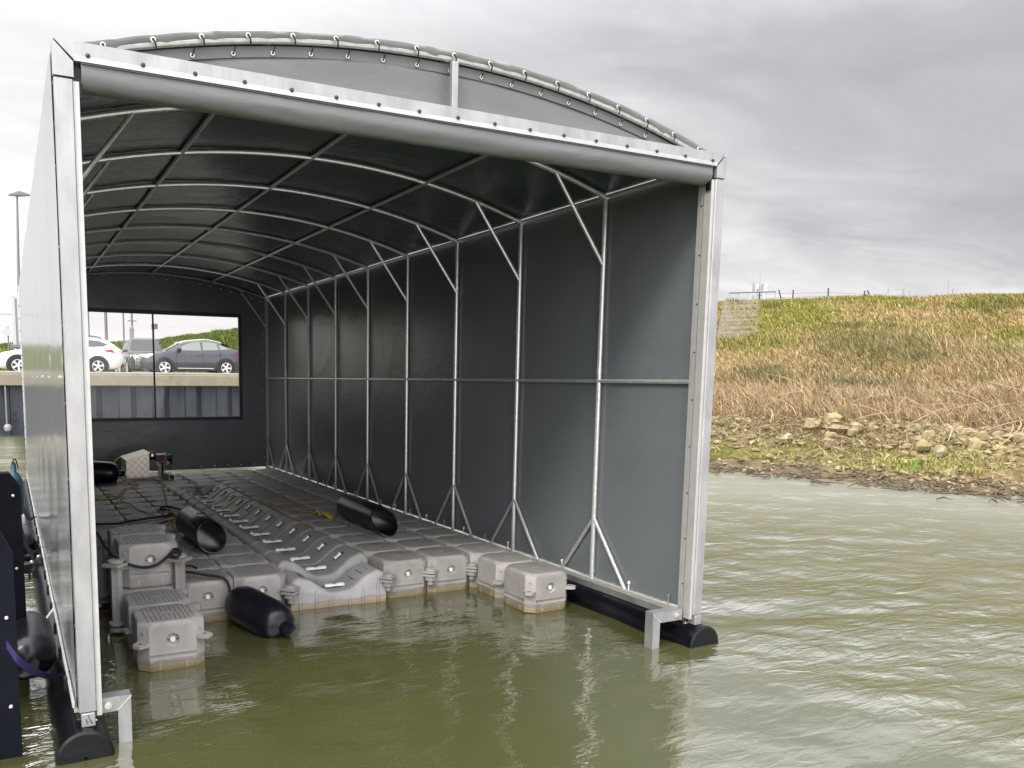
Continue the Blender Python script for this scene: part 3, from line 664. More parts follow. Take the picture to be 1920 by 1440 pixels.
make_car('estate_car', 'white estate car with black wheel arches and roof rails parked at quay edge, nose left', -5.56, 28.9, Z0 + .03, 1, 4.70, 0.88, 3.72, 0.325, 1.84,
    [(0.95, .90), (1.15, 1.0), (1.75, 1.36), (2.1, 1.455), (2.8, 1.475), (3.5, 1.44), (4.1, 1.36), (4.28, 1.28), (4.55, 1.02)],
    [(0, .62), (.12, .70), (.55, .84), (1.1, .95), (2.0, .99), (3.4, 1.02), (4.3, 1.06), (4.62, 1.0), (4.7, .86)],
    [[(1.62, 1.03), (2.02, 1.33), (2.5, 1.38), (2.5, 1.02)], [(2.58, 1.03), (2.58, 1.385), (3.25, 1.37), (3.3, 1.06)], [(3.38, 1.07), (3.34, 1.36), (3.82, 1.31), (4.12, 1.19), (3.95, 1.09)]],
    white_p, glass_dk, 5, dict(screens=[(1.12, 1.0, 1.75, 1.36), (4.22, 1.30, 4.52, 1.04)], doors=[1.55, 2.54, 3.36], handles=[2.25, 3.12], mirror=1.62, rails=[(1.95, .0), (2.05, .055), (3.0, .06), (3.75, .06), (3.9, .0)],
        lamps=[([(0.06, .66), (.14, .72), (.56, .83), (.62, .78), (.30, .66)], clear_l), ([(4.02, .90), (3.98, .96), (4.2, .97), (4.55, .93), (4.68, .88), (4.66, .80), (4.40, .83)], red_l)]), 'cars parked on the quay')
make_car('coupe_car', 'blue grey coupe crossover car parked at quay edge seen through the rear window', -0.22, 28.9, Z0 + .02, 1, 4.25, 0.92, 3.43, 0.325, 1.78,
    [(0.85, .93), (1.05, 1.02), (1.55, 1.30), (1.95, 1.43), (2.4, 1.46), (2.9, 1.43), (3.35, 1.32), (3.75, 1.16), (4.0, 1.05)],
    [(0, .60), (.10, .78), (.5, .90), (1.0, .98), (2.0, 1.0), (3.0, 1.03), (3.8, 1.06), (4.1, 1.02), (4.25, .85)],
    [[(1.42, 1.02), (1.80, 1.27), (2.12, 1.36), (2.42, 1.385), (2.42, 1.02)], [(2.52, 1.03), (2.52, 1.385), (2.85, 1.375), (3.1, 1.32), (3.14, 1.06)], [(3.22, 1.07), (3.18, 1.30), (3.40, 1.22), (3.58, 1.12), (3.5, 1.08)]],
    grey_p, glass_lt, 5, dict(screens=[(1.02, 1.01, 1.6, 1.32), (3.3, 1.34, 3.95, 1.08)], doors=[1.38, 2.47, 3.2], handles=[2.16, 3.0], mirror=1.42, trim=True, mirror_m=clad_m, rails=[(1.6, .0), (1.75, .03), (2.6, .035), (3.2, .03), (3.3, 0)], rail_m=rim_m,
        lamps=[([(0.03, .72), (.10, .80), (.50, .87), (.55, .80), (.25, .70)], clear_l), ([(3.9, .90), (3.86, .97), (4.22, .96), (4.23, .86)], red_l)]), 'cars parked on the quay')
o = make_car('off_road_car', 'dark old off road car with chrome bull bar parked nose out behind the coupe', -1.55, 33.0, Z0, 1, 4.3, 0.8, 3.3, 0.36, 1.75,
    [(1.0, 1.05), (1.15, 1.12), (1.45, 1.62), (1.7, 1.70), (3.9, 1.70), (4.2, 1.60), (4.28, 1.1)], [(0, .85), (.1, .98), (1.1, 1.05), (3.0, 1.08), (4.3, 1.05)],
    [[(1.4, 1.1), (1.62, 1.58), (2.3, 1.6), (2.3, 1.1)], [(2.4, 1.1), (2.4, 1.6), (3.2, 1.6), (3.2, 1.1)]], dark_p, glass_dk, 6,
    dict(screens=[(1.15, 1.12, 1.45, 1.6)], doors=[1.35, 2.35], handles=[2.0], mirror=1.3, lamps=[([(0.03, .78), (.05, .90), (.25, .92), (.25, .78)], clear_l)]), 'cars parked on the quay', R(90))
mb = MB(); mb.tube(cr([(-1.60, 33.2, Z0 + .45), (-1.66, 33.3, Z0 + .85), (-1.66, 34.4, Z0 + .85), (-1.60, 34.5, Z0 + .45)], 5), .035, 8); mb.tube([(-1.66, 33.3, Z0 + .62), (-1.66, 34.4, Z0 + .62)], .03, 8); mb.build('bull_bar', rim_m, o)
mb = MB()
for y_ in (33.25, 34.5): mb.lathe([(.01, 0), (.09, .0), (.11, -.03)], (-1.575, y_, Z0 + .78), 'X', 12)
mb.build('headlight', clear_l, o)
make_car('hatchback', 'white hatchback far back, half hidden between the estate car and the off road car', -3.1, 38.5, Z0, 1, 3.9, 0.75, 3.2, 0.31, 1.7,
    [(0.8, .88), (1.0, .95), (1.5, 1.28), (1.9, 1.38), (3.2, 1.36), (3.7, 1.15), (3.85, .98)], [(0, .6), (.1, .72), (.9, .90), (3.9, .95)],
    [[(1.35, .96), (1.75, 1.24), (2.2, 1.27), (2.2, .96)], [(2.3, .97), (2.3, 1.27), (3.0, 1.25), (3.2, 1.02)]], silver_p, glass_dk, 5, dict(screens=[(0.98, .95, 1.5, 1.28)], doors=[2.26], handles=[2.0], mirror=1.25, lamps=[([(3.6, .80), (3.6, .95), (3.85, .93), (3.86, .80)], red_l)]), 'cars parked on the quay')
tr_ = thing('small_trailer', 'small grey box trailer with white lamp board right of the coupe', 'trailer', (4.7, 29.6, Z0))
mb = MB(); mb.box((4.22, 29.0, Z0 + .55), (6.2, 30.4, Z0 + .98), .02); mb.build('trailer_body', M_('trailer_grey', (.35, .36, .36), .6), tr_)
mb = MB(); mb.box((4.06, 28.95, Z0 + .62), (4.16, 29.5, Z0 + .98), .02); mb.build('lamp_board', white_pl, tr_)
mb = MB(); mb.lathe([(.08, -.06), (.2, -.06), (.2, .06), (.08, .06)], (4.35, 28.95, Z0 + .21), 'Y', 20); mb.lathe([(.2, -.06), (.2, .06)], (5.4, 28.95, Z0 + .21), 'Y', 20); mb.build('wheel', rim_m, tr_)
mb = MB(); mb.box((4.3, 29.1, Z0 + .2), (6.0, 30.2, Z0 + .56)); mb.build('chassis', clad_m, tr_)

# ------------------------------------------------------------------ poles and masts
pole_m = M_('pole_steel', (0.16, 0.17, 0.18), 0.55, 0.4); pole_l = M_('pole_pale', (0.42, 0.43, 0.43), 0.6, 0.2)
lamp = thing('street_lamp', 'tall slim street lamp with flat head standing left of the shelter', 'street lamp', (-4.2, 60, 2.2))
mb = MB(); mb.tube([(-4.2, 60, 2.2), (-4.0, 60, 9), (-3.85, 60, 14.9)], [.13, .10, .06], 8); mb.build('pole', pole_m, lamp)
mb = MB(); mb.loft([[(-4.4, 59.85, 14.80), (-4.4, 60.15, 14.80), (-4.4, 60.15, 14.86), (-4.4, 59.85, 14.86)], [(-3.7, 59.7, 14.84), (-3.7, 60.3, 14.84), (-3.7, 60.3, 15.12), (-3.7, 59.7, 15.12)], [(-3.0, 59.85, 14.92), (-3.0, 60.15, 14.92), (-3.0, 60.15, 14.98), (-3.0, 59.85, 14.98)]], True, True, True); mb.build('lamp_head', pole_m, lamp)
pil = thing('steel_column', 'grey flat topped steel column standing on the quay behind the shelter corner', 'column', (-4.6, 33, 2.2))
mb = MB(); mb.box((-4.77, 32.9, 2.22), (-4.64, 33.2, 5.5), .01); mb.box((-4.56, 32.9, 2.22), (-4.43, 33.2, 5.62), .01); mb.box((-4.64, 33.0, 2.3), (-4.56, 33.1, 5.4)); mb.build('column_shaft', pole_l, pil)
mb = MB(); mb.box((-4.9, 32.85, 3.35), (-4.4, 33.25, 3.48), .01); mb.build('column_bracket', pole_m, pil)
sg = thing('warning_sign', 'small diamond sign on the quay left of the steel column', 'sign', (-5.0, 33, 2.2))
mb = MB(); mb.tube([(-4.95, 33.1, 2.22), (-4.95, 33.1, 4.2)], .03, 6); mb.build('post', pole_m, sg)
mb = MB(); mb.prism([(0, .22), (.2, 0), (0, -.22), (-.2, 0)], lambda u, v, k: (-5.0 + u, 33.02 + .02 * k, 4.0 + v)); mb.build('sign_plate', pole_l, sg, smooth=0)
for x, y, h, r, lab in ((-0.73, 45, 9.5, .05, 'thin pole beyond the white estate, nearest the shelter post'), (0.21, 45, 11, .09, 'thick dark pole beyond the white estate car rear'), (1.18, 45, 10.5, .05, 'thin plain pole left of the antenna pole')):
    o = thing('light_pole', lab, 'pole', (x, y, 2.2), 'poles beyond the car park'); mb = MB(); mb.tube([(x, y, 2.2), (x + .03, y, 2.2 + h)], [r, r * .7], 8); mb.build('shaft', pole_m, o)
    mb = MB(); mb.tube(cr([(x, y, 1.9 + h), (x + .3, y, 2.3 + h), (x + .8, y, 2.3 + h)], 4), r * .5, 6); mb.build('arm', pole_m, o)
an = thing('antenna_pole', 'pole with cross arm and small cabinet seen left of the window seam', 'antenna pole', (1.65, 45, 2.2))
mb = MB(); mb.tube([(1.66, 45, 2.2), (1.66, 45, 9.0)], [.07, .05], 8); mb.tube([(1.43, 45, 5.42), (1.92, 45, 5.42)], .03, 6); mb.build('shaft', pole_m, an)
mb = MB(); mb.box((1.52, 44.85, 4.35), (1.74, 45.1, 4.95), .02); mb.lathe([(.15, 0), (.02, .25)], (1.63, 44.97, 4.95), 'Z', 8); mb.build('cabinet', M_('cabinet_grey', (.2, .21, .21), .6), an)
s2_ = thing('square_sign', 'small dark square sign on a thin post right of the window seam', 'sign', (2.93, 45, 2.2))
mb = MB(); mb.tube([(2.93, 45.05, 2.2), (2.93, 45.05, 5.0)], .025, 6); mb.build('post', pole_l, s2_)
mb = MB(); mb.box((2.76, 45, 4.98), (3.12, 45.03, 5.30)); mb.build('sign_plate', M_('sign_blue_grey', (.09, .10, .14), .5), s2_, smooth=0)
cab = MB(); cab.tube(cr([(-30, 52, 6.6), (-12, 52, 6.05), (-4, 52, 6.0), (-1.5, 52, 5.8)], 4), .02, 5); tag(cab.build('overhead_cable', pole_m), 'thin overhead cable crossing the sky left of the shelter', 'cable')

def hz(x, y):
    d = (sh[:, 0] - x) ** 2
    best = None
    for i in range(0, NT_ - 1, 1):
        S, C_ = sh[i], cs[i]; v = C_ - S; s = ((x - S[0]) * v[0] + (y - S[1]) * v[1]) / (v @ v); q = S + v * s - np.array([x, y]); dd = q @ q
        if best is None or dd < best[0]: best = (dd, i, s)
    X, Y, Z = dyke_h(np.array([float(best[1])]), np.array([best[2]])); return float(Z[0])
steps = thing('concrete_steps', 'grey concrete steps climbing the grassy dyke beside the shelter post', 'steps', (24, 21, 4))
st_m = M_('step_concrete', (0.24, 0.215, 0.165), 0.9, var=.3, vscale=5)
dn = Vector((-0.75, -0.66, 0)); sd_ = Vector((0.66, -0.75, 0)); p0 = Vector((28.35, 24.35, 0))
ztop = hz(28.0, 24.0)
mb = MB(); V = []
for i in (0, 12):
    c = p0 - sd_ * 0.45 + dn * (0.62 * i); zs = hz(c.x, c.y)
    for q in (-.84, .84): V += [c + sd_ * q + Vector((0, 0, zs + .06)), c + sd_ * q + Vector((0, 0, zs - .5))]
mb.add(V, [(0, 2, 6, 4), (1, 5, 7, 3), (0, 4, 5, 1), (2, 3, 7, 6), (0, 1, 3, 2), (4, 6, 7, 5)]); mb.build('stair_base', M_('stair_base_dark', (.10, .088, .06), .95, var=.3, vscale=6), steps, smooth=0)  # dark sloping slab, so the gaps between the treads read dark
for i in range(13):
    c = p0 - sd_ * 0.45 + dn * (0.62 * i); zs = hz(c.x, c.y) + 0.10
    mb = MB(); mb.obox((c.x, c.y, zs - .20), dn, sd_, (0, 0, 1), (.19, .80, .22)); mb.build('step', st_m, steps, smooth=0)
rl = thing('guard_railing', 'dark horizontal handrail on thin posts at the top of the steps', 'railing', (28.4, 24.4, 6.1))
zr = hz(28.3, 24.4)
mb = MB(); mb.tube([(27.3, 24.75, zr + .46), (29.5, 23.9, zr + .56)], .035, 6); mb.build('handrail', pole_m, rl)
for i in range(6):
    f_ = i / 5; x, y = 27.3 + 2.2 * f_, 24.75 - .85 * f_; mb = MB(); mb.tube([(x, y, zr - .2), (x, y, zr + .46 + .1 * f_)], .022, 5); mb.build('post', M_('rail_blue', (.25, .33, .42), .5) if i == 0 else bpy.data.materials['rail_blue'], rl)
# dyke top fence
fence = thing('wire_fence', 'wire fence with leaning dark posts along the crest of the dyke', 'fence', (31, 21.8, 6.1))
posts = []
for x, y, h_, l_ in ((30.4, 25.6, .35, 0), (31.3, 25.25, .46, .12), (32.05, 24.92, .50, 0), (33.68, 24.14, .62, .02), (35.4, 23.32, .48, 0), (35.42, 23.3, .50, .22)):
    z = hz(x, y) + .26; posts.append((x, y, z + h_ * .62)); mb = MB(); mb.tube([(x + l_ * 1.6, y - l_ * 1.6, z - .3), (x + l_ * .3, y - l_ * .3, z + h_)], .035, 6); mb.build('post', M_('fence_post', (.06, .05, .045), .8) if len(posts) == 1 else bpy.data.materials['fence_post'], fence)
mb = MB()
for dz in (0, -.2): mb.tube(cr([(a, b, c + dz) for a, b, c in posts], 4), .010, 4)
mb.build('wire', pole_m, fence)
ms = thing('telecom_mast', 'lattice telecom mast with panel antennas rising behind the dyke steps', 'mast', (75.45, 64.2, 0))
mast_m = M_('mast_grey', (.26, .27, .28), .6, .3); mast_w = M_('antenna_pale', (.50, .51, .51), .6)
mb = MB(); MX, MY = 75.45, 64.2
for a, b in ((-.22, -.22), (.22, -.22), (.22, .22), (-.22, .22)): mb.tube([(MX + a, MY + b, 0), (MX + a * .8, MY + b * .8, 13.2)], .05, 5)
for i in range(22):
    z = i * .6; k = .22
    for a, b in (((-k, -k), (k, -k)), ((k, -k), (k, k)), ((k, k), (-k, k)), ((-k, k), (-k, -k))): mb.tube([(MX + a[0], MY + a[1], z), (MX + b[0], MY + b[1], z + .6)], .022, 4)
mb.tube([(MX, MY, 13.1), (MX, MY, 15.4)], [.05, .02], 5); mb.tube([(MX - .1, MY + .1, 14.5), (MX + .4, MY - .2, 14.5)], .025, 4); mb.build('lattice', mast_m, ms)
for i, (a, zc, h_) in enumerate(((-.62, 13.2, 1.0), (-.25, 13.3, .6), (.28, 13.25, .7), (.66, 13.15, 1.05), (-.6, 12.0, .6), (.6, 12.0, .6))):
    mb = MB(); mb.box((MX + a - .11, MY - a * .5 - .1, zc - h_ * .5), (MX + a + .11, MY - a * .5 + .1, zc + h_ * .5), .02); mb.tube([(MX + a, MY - a * .5, zc), (MX + a * .3, MY - a * .15, zc)], .03, 4); mb.build('panel_antenna', mast_w if i % 2 else mast_m, ms)
o = thing('antenna_mast', 'slim twin antenna mast at the far right of the dyke crest', 'mast', (74.3, 42.1, 5)); mb = MB(); mb.tube([(74.3, 42.1, 5), (74.3, 42.1, 12.0)], [.08, .03], 5); mb.tube([(74.75, 41.9, 5), (74.75, 41.9, 11.0)], .06, 5); mb.build('shaft', mast_m, o)
mb = MB(); mb.tube([(74.6, 41.97, 10.7), (75.2, 41.7, 10.85)], .06, 4); mb.build('cross_arm', mast_m, o)
o = thing('antenna_pole', 'short plain pole between the cross armed pole and the twin mast on the dyke', 'pole', (66, 40.4, 5)); mb = MB(); mb.tube([(66, 40.4, 5), (66, 40.4, 10.1)], .06, 5); mb.build('shaft', mast_m, o)
tp = thing('utility_pole', 'cross armed utility pole with a hanging wire on the dyke crest', 'utility pole', (65.48, 40.6, 4))
mb = MB(); mb.tube([(65.48, 40.6, 4), (65.48, 40.6, 10.3)], .07, 5); mb.tube([(64.3, 41.2, 10.15), (65.6, 40.55, 10.2)], .04, 4); mb.tube([(64.3, 41.2, 9.8), (64.3, 41.2, 10.3)], .04, 4); mb.build('shaft', mast_m, tp)
mb = MB(); mb.tube(cr([(53.5, 35.0, 8.5), (59, 38, 9.0), (65.48, 40.6, 9.75)], 4), .03, 4); mb.build('wire', mast_m, tp)

# ------------------------------------------------------------------ the boat shelter
B = 1.37; XL = -4.768; XC = -2.384; EAVE = 3.856; RIDGE = 4.243; YB = 9 * B
RAD = ((XC - XL) ** 2 + (RIDGE - EAVE) ** 2) / (2 * (RIDGE - EAVE))
def arch_z(x, off=0.0): return RIDGE - RAD + math.sqrt((RAD + off) ** 2 - (x - XC) ** 2)
def arch_pt(a, y, off=0.0):
    """a in -1..1 across the span"""
    amax = math.asin((0 - XC) / RAD); th = a * amax; return (XC + (RAD + off) * math.sin(th), y, RIDGE - RAD + (RAD + off) * math.cos(th))
shel = thing('boat_shelter', 'large grey tarpaulin boat shelter on black pontoons with arched roof and open front', 'boat shelter', (XC, 6.0, 0.0))
TR = 0.024
def part(mb, name, m, parent=shel, smooth=35, **k): return mb.build(name, m, parent, smooth, **k)
# front portal
for x0, x1 in ((-4.793, -4.697), (-0.066, 0.026)):
    mb = MB(); mb.box((x0, 0.0, 0.252), (x1, 0.09, 3.728), .006); p = part(mb, 'front_post', alu)
    mb = MB(); mb.prism([(x0 - .003, 3.734), (x1 + .003, 3.734), (x1 + .003, 3.812), (x0 - .003, 3.914)] if x0 < -3 else [(x0 - .003, 3.734), (x1 + .003, 3.734), (x1 + .003, 3.914), (x0 - .003, 3.812)], lambda u, v, k: (u, -.004 + .098 * k, v)); mb.build('corner_sleeve', alu, p)
    mb = MB(); mb.box((x0 + .010, -.012, .172), (x1 - .010, .07, .2515), .004); ft = mb.build('post_foot', alu, p)
    if x0 < -3:
        def stroke(q): return [(x0 + .014 + u * .066, -.0132, .176 + v * .070) for u, v in q]
        mb = MB()
        for q in (((.42, .92), (.60, .90), (.48, .80), (.64, .76)), ((.52, .70), (.66, .62), (.56, .60)), ((.60, .48), (.70, .54), (.78, .46), (.68, .40), (.60, .48)), ((.66, .32), (.84, .30)), ((.76, .31), (.68, .22)), ((.76, .31), (.86, .20)), ((.26, .58), (.38, .62)), ((.30, .44), (.38, .50), (.46, .42), (.36, .36), (.30, .44)), ((.34, .28), (.48, .24))): mb.tube(stroke(q), .0016, 4)
        mb.build('marker_writing', toggle_m, ft, smooth=0)
    for i in range(9):
        z = 3.70 - i * .42
        if x0 < -3:
            mb = MB(); mb.lathe([(.012, 0), (.009, .006)], (x0, .045, z), ((0, 1, 0), (0, 0, 1), (-1, 0, 0)), 8); mb.build('rivet', bolt_dark, p)
mb = MB(); mb.prism([(-4.786, 3.917), (0.019, 3.917), (-.072, 3.826), (-4.690, 3.826)], lambda u, v, k: (u, .0 + .09 * k, v)); beam = part(mb, 'top_beam', alu, smooth=0)
mb = MB(); mb.box((-4.69, -.006, 3.818), (-.07, .03, 3.846)); mb.build('keder_track', alu_white, beam, smooth=0)
for i in range(17):
    x = -4.62 + i * (4.50 / 16); mb = MB(); mb.lathe([(.013, 0), (.011, .007), (.004, .010)], (x, -.006, 3.852), ((1, 0, 0), (0, 0, 1), (0, -1, 0)), 10); mb.build('bolt', bolt_dark, beam)
for sgn, xa in ((1, -4.697), (-1, -0.066)):    # inner guide rails behind the posts
    mb = MB(); mb.box((xa, .015, .22), (xa + sgn * .03, .085, 3.72)); mb.box((xa, .10, .22), (xa + sgn * .022, .125, 3.74)); mb.box((xa - sgn * .02, .135, .24), (xa + sgn * .012, .165, 3.76)); part(mb, 'guide_rail', alu_white, smooth=0)
    for i in range(9):
        mb = MB(); mb.lathe([(.008, 0), (.006, .005)], (xa + sgn * .022, .112, .5 + i * .38), ((0, 1, 0), (0, 0, 1), (sgn, 0, 0)), 8); part(mb, 'rivet', bolt_dark)
    mb = MB(); mb.box((xa, .02, 3.64), (xa + sgn * .045, .06, 3.79)); part(mb, 'roller_bracket', black_hdpe, smooth=0)
# rolled up door under the beam
mb = MB(); us = np.linspace(-4.655, -.105, 60); prof = []
for i in range(22):
    a = R(112) + R(300) * i / 21; prof.append((.085 + .080 * math.cos(a), 3.772 + .080 * math.sin(a)))
prof = [(.012, 3.842), (.004, 3.815)] + [(.085 + .083 * math.cos(R(165) + R(280) * i / 22), 3.770 + .083 * math.sin(R(165) + R(280) * i / 22)) for i in range(23)]
def rollpt(i, j):
    x = us[i]; y, z = prof[j]; w = .005 * vnoise(x * 1.7, j * .25, 3) + .003 * vnoise(x * 7, j * .5, 9); return (x, y + w, z + w - .010 * math.sin((x - XL) / 4.77 * math.pi))
mb.sheet(lambda i, j: rollpt(i, j), list(range(60)), list(range(len(prof)))); door = part(mb, 'rolled_door', tarp_light, smooth=60)
mb = MB()
for x in (-4.655, -.105): mb.lathe([(.002, 0), (.078, 0), (.078, .006), (.002, .006)], (x, .085, 3.768), 'X', 18)
mb.build('door_core', black_hdpe, door)
mb = MB()
for k, z in enumerate((3.826, 3.818, 3.808)): mb.box((-4.65, -.0045 - .001 * k, z), (-.11, .002, z + .0025))
mb.build('door_seam', M_('seam_line', (.11, .115, .12), .6), door, smooth=0)
# gable above the beam
def gab(i, j, n=40):
    a = -0.97 + 1.94 * i / n; x, y, zt = arch_pt(a, .06, -.035); zb = 3.90; f_ = j / 10
    w = .012 * vnoise(x * 1.3, f_ * 2, 5) + .010 * max(0, vnoise(x * 3.1 + f_ * 2.2, f_ * .7, 8)); return (x, .104 + w, zb + (max(zt, zb + .003) - zb) * f_)
mb = MB(); mb.sheet(gab, list(range(41)), list(range(11))); gable = part(mb, 'gable_tarp', tarp_light, smooth=60)
mb = MB(); mb.sheet(lambda i, j: (arch_pt(-.93 + 1.86 * i / 40, 0, -.030 - .062 * j)[0], .096 + .004 * vnoise(i * .4, j), max(3.91, arch_pt(-.93 + 1.86 * i / 40, 0, -.030 - .062 * j)[2])), list(range(41)), [0, 1]); mb.build('hem', M_('hem_grey', (.13, .135, .14), .5), gable, smooth=60, fixn=False)
for i in range(17):
    a = -.80 + 1.6 * i / 16; x, y, z = arch_pt(a, 0, -.072)
    if z < 3.94: continue
    mb = MB(); mb.lathe([(.007, 0), (.008, .004), (.012, .004), (.014, 0)], (x, .090, z), ((1, 0, 0), (0, 0, 1), (0, -1, 0)), 14, False); e_ = mb.build('eyelet', eyelet_m, gable)
    mb = MB(); mb.tube([(x, .09, z), (x + .006, .078, z + .018), (x + .008, .066, z + .034)], .0045, 6); mb.build('toggle', toggle_m, gable)
mb = MB(); mb.box((-2.405, .012, 3.915), (-2.362, .052, 4.205), .003); part(mb, 'gable_post', alu)
# arches, posts, braces, purlins
def tube_part(name, pts, r=TR, m=galv, n=10): mb = MB(); mb.tube(pts, r, n); return part(mb, name, m)
for k in range(0, 10):
    y = .078 if k == 0 else (k * B if k < 9 else YB - .03)
    tube_part('roof_arch', [arch_pt(-1 + 2 * i / 36, y) for i in range(37)], .026 if k == 0 else TR)
    for sgn, x in ((1, XL), (-1, 0.0)):
        if 0 < k:
            yy = y
            tube_part('wall_post', [(x, yy, .235), (x, yy, EAVE)])
            mb = MB(); mb.lathe([(TR + .004, -.02), (TR + .004, .02)], (x, yy, 2.26), 'Z', 12); mb.build('collar', galv, shel.children[-1])
        if 0 < k < 9 or k == 9:
            dx = .575; tube_part('knee_brace', [(x, y, 3.24), (x + sgn * dx, y, arch_z(x + sgn * dx))], .019)
            for q in (-1, 1):
                ye = y + q * .475
                if ye > YB: continue
                tube_part('base_brace', [(x, y, .845), (x, ye, .245)], .018)
for a in (-1, -.5015, 0, .5015, 1):
    x, y, z = arch_pt(a, 0); tube_part('eave_rail' if abs(a) == 1 else 'purlin', [(x, .09, z), (x, YB, z)], .021)
for x in (XL, 0.0): tube_part('mid_rail', [(x, .10, 2.165), (x, YB, 2.165)], .019)
# wall and roof sheets (4 mm cloth, bulging a little between the posts)
def wallsheet(x, s, outer=1):
    ys = np.linspace(.05, YB + .03, 90); zs = np.linspace(.26, EAVE + .01, 14)
    def f_(y, z):
        ph = (y / B) % 1; b = -(.010 if s > 0 else .020) * math.sin(math.pi * ph) * math.sin(math.pi * (z - .26) / 3.6) + .006 * vnoise(y * .8, z * .8, s)
        return (x + s * (.030 + b), y, z)
    mb = MB(); mb.sheet(f_, list(ys), list(zs)); mb.sheet(lambda y, z: (f_(y, z)[0] + s * .004, y, z), list(ys), list(zs)); return mb
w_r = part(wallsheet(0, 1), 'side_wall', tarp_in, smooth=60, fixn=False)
wall_gloss = tarp_mat('glossy_pvc_wall', (0.20, 0.21, 0.215), 0.16, 0.10)
w_l = part(wallsheet(XL, -1), 'side_wall', [wall_gloss], smooth=60, fixn=False)
def roofsheet():
    mb = MB(); A_ = list(np.linspace(-.998, .998, 60)); ys = list(np.linspace(.098, YB + .05, 100))
    def f_(a, y, e=0):
        ph = (y / B) % 1; sag = -.010 * math.sin(math.pi * ph) * math.cos(a * 1.4) + .006 * vnoise(a * 4, y * 1.1, 4) + .003 * vnoise(a * 22, y * 2, 7) if y > .05 else 0
        return arch_pt(a, y, .030 + sag + e)
    mb.sheet(f_, A_, ys); mb.sheet(lambda a, y: f_(a, y, .004), A_, ys); return mb
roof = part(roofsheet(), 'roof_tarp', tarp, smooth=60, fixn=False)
def lippt(i, j):
    a = -.985 + 1.97 * i / 120; off = (.0345, .036, .030, .012, -.014)[j]; yy = (.115, .046, .034, .036, .060)[j] + (.006 * vnoise(i * .35, j * .6, 2) if j else 0)
    sc = .007 * abs(math.sin(i * math.pi / 120 * 17)) if j == 4 else 0
    return arch_pt(a, yy, off + sc + .003 * vnoise(i * .5, j, 6))
mb = MB(); mb.sheet(lippt, list(range(121)), [0, 1, 2, 3, 4]); lip = mb.build('roof_lip', tarp_mat('grey_pvc_lip', (0.235, 0.245, 0.25), 0.5, 0.5), roof, smooth=60, fixn=False)
for i in range(17):
    a = -.90 + 1.80 * i / 16; x, y, z = arch_pt(a, .028, .006)
    mb = MB(); mb.lathe([(.008, 0), (.009, .004), (.014, .004), (.016, 0)], (x, .034, z), ((1, 0, 0), (0, 0, 1), (0, -1, 0)), 14, False); mb.build('eyelet', eyelet_m, roof)
    mb = MB(); mb.tube([(x, .022, z), (x + .012, .026, z - .022), (x + .018, .046, z - .044)], .005, 6); mb.build('toggle', toggle_m, roof)
# back wall with window
WX0, WX1, WZ0, WZ1 = -4.19, -0.585, 1.335, 3.448
def backgrid():
    mb = MB(); yb = YB + .035
    xs = sorted(set(list(np.linspace(XL, 0, 50)) + [WX0, WX1])); zs = sorted(set(list(np.linspace(.24, 3.84, 36)) + [WZ0, WZ1]))
    def f_(x, z): return (x, yb + .010 * vnoise(x * 1.5, z * 1.5, 1) + .006 * vnoise(x * 4, z * 9, 12) * math.exp(-((x + 2.4) / .7) ** 2), z)
    V = {}; P = []; F = []
    for i, x in enumerate(xs):
        for j, z in enumerate(zs): V[i, j] = len(P); P.append(f_(x, z))
    for i in range(len(xs) - 1):
        for j in range(len(zs) - 1):
            xm, zm = (xs[i] + xs[i + 1]) / 2, (zs[j] + zs[j + 1]) / 2
            if WX0 < xm < WX1 and WZ0 < zm < WZ1: continue
            F.append((V[i, j], V[i + 1, j], V[i + 1, j + 1], V[i, j + 1]))
    mb.add(P, F)
    mb.sheet(lambda a, k: (arch_pt(a, 0)[0], yb, 3.84 + (max(3.842, arch_pt(a, 0, .045)[2]) - 3.84) * k), list(np.linspace(-1, 1, 40)), [0, 1]); return mb
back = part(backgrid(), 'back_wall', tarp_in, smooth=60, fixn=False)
yb = YB + .03
wf = MB()
for a, b in (((WX0 - .05, WZ0 - .06), (WX1 + .05, WZ0 + .012)), ((WX0 - .05, WZ1 - .012), (WX1 + .05, WZ1 + .07)), ((WX0 - .05, WZ0 + .012), (WX0 + .012, WZ1 - .012)), ((WX1 - .012, WZ0 + .012), (WX1 + .06, WZ1 - .012))): wf.box((a[0], yb - .016, a[1]), (b[0], yb + .02, b[1]))
win = wf.build('window_frame', black_pvc, back, smooth=0)
mb = MB(); mb.box((-2.372, yb - .010, WZ0), (-2.338, yb + .012, WZ1)); mb.build('window_seam', black_pvc, win, smooth=0)
mb = MB(); mb.sheet(lambda x, z: (x, yb + .006 + .004 * vnoise(x * 2, z * 2), z), list(np.linspace(WX0, WX1, 24)), list(np.linspace(WZ0, WZ1, 14))); mb.build('window_pane', film, win, smooth=60, fixn=False)
for i in range(22):
    a = -.97 + 1.94 * i / 21; x, y, z = arch_pt(a, 0, -.085); mb = MB(); mb.lathe([(.020, 0), (.016, .012), (.004, .016)], (x, yb - .006, z), ((1, 0, 0), (0, 0, 1), (0, -1, 0)), 8); mb.build('eyelet', white_pl, back)
    mb = MB(); mb.tube([(x, yb - .016, z), (x + .01, yb - .03, z + .07)], .008, 5); mb.build('toggle', toggle_m, back)
for i in range(17):
    mb = MB(); mb.lathe([(.018, 0), (.014, .012), (.004, .016)], (-4.6 + i * .287, yb - .006, .30), ((1, 0, 0), (0, 0, 1), (0, -1, 0)), 8); mb.build('eyelet', white_pl, back)
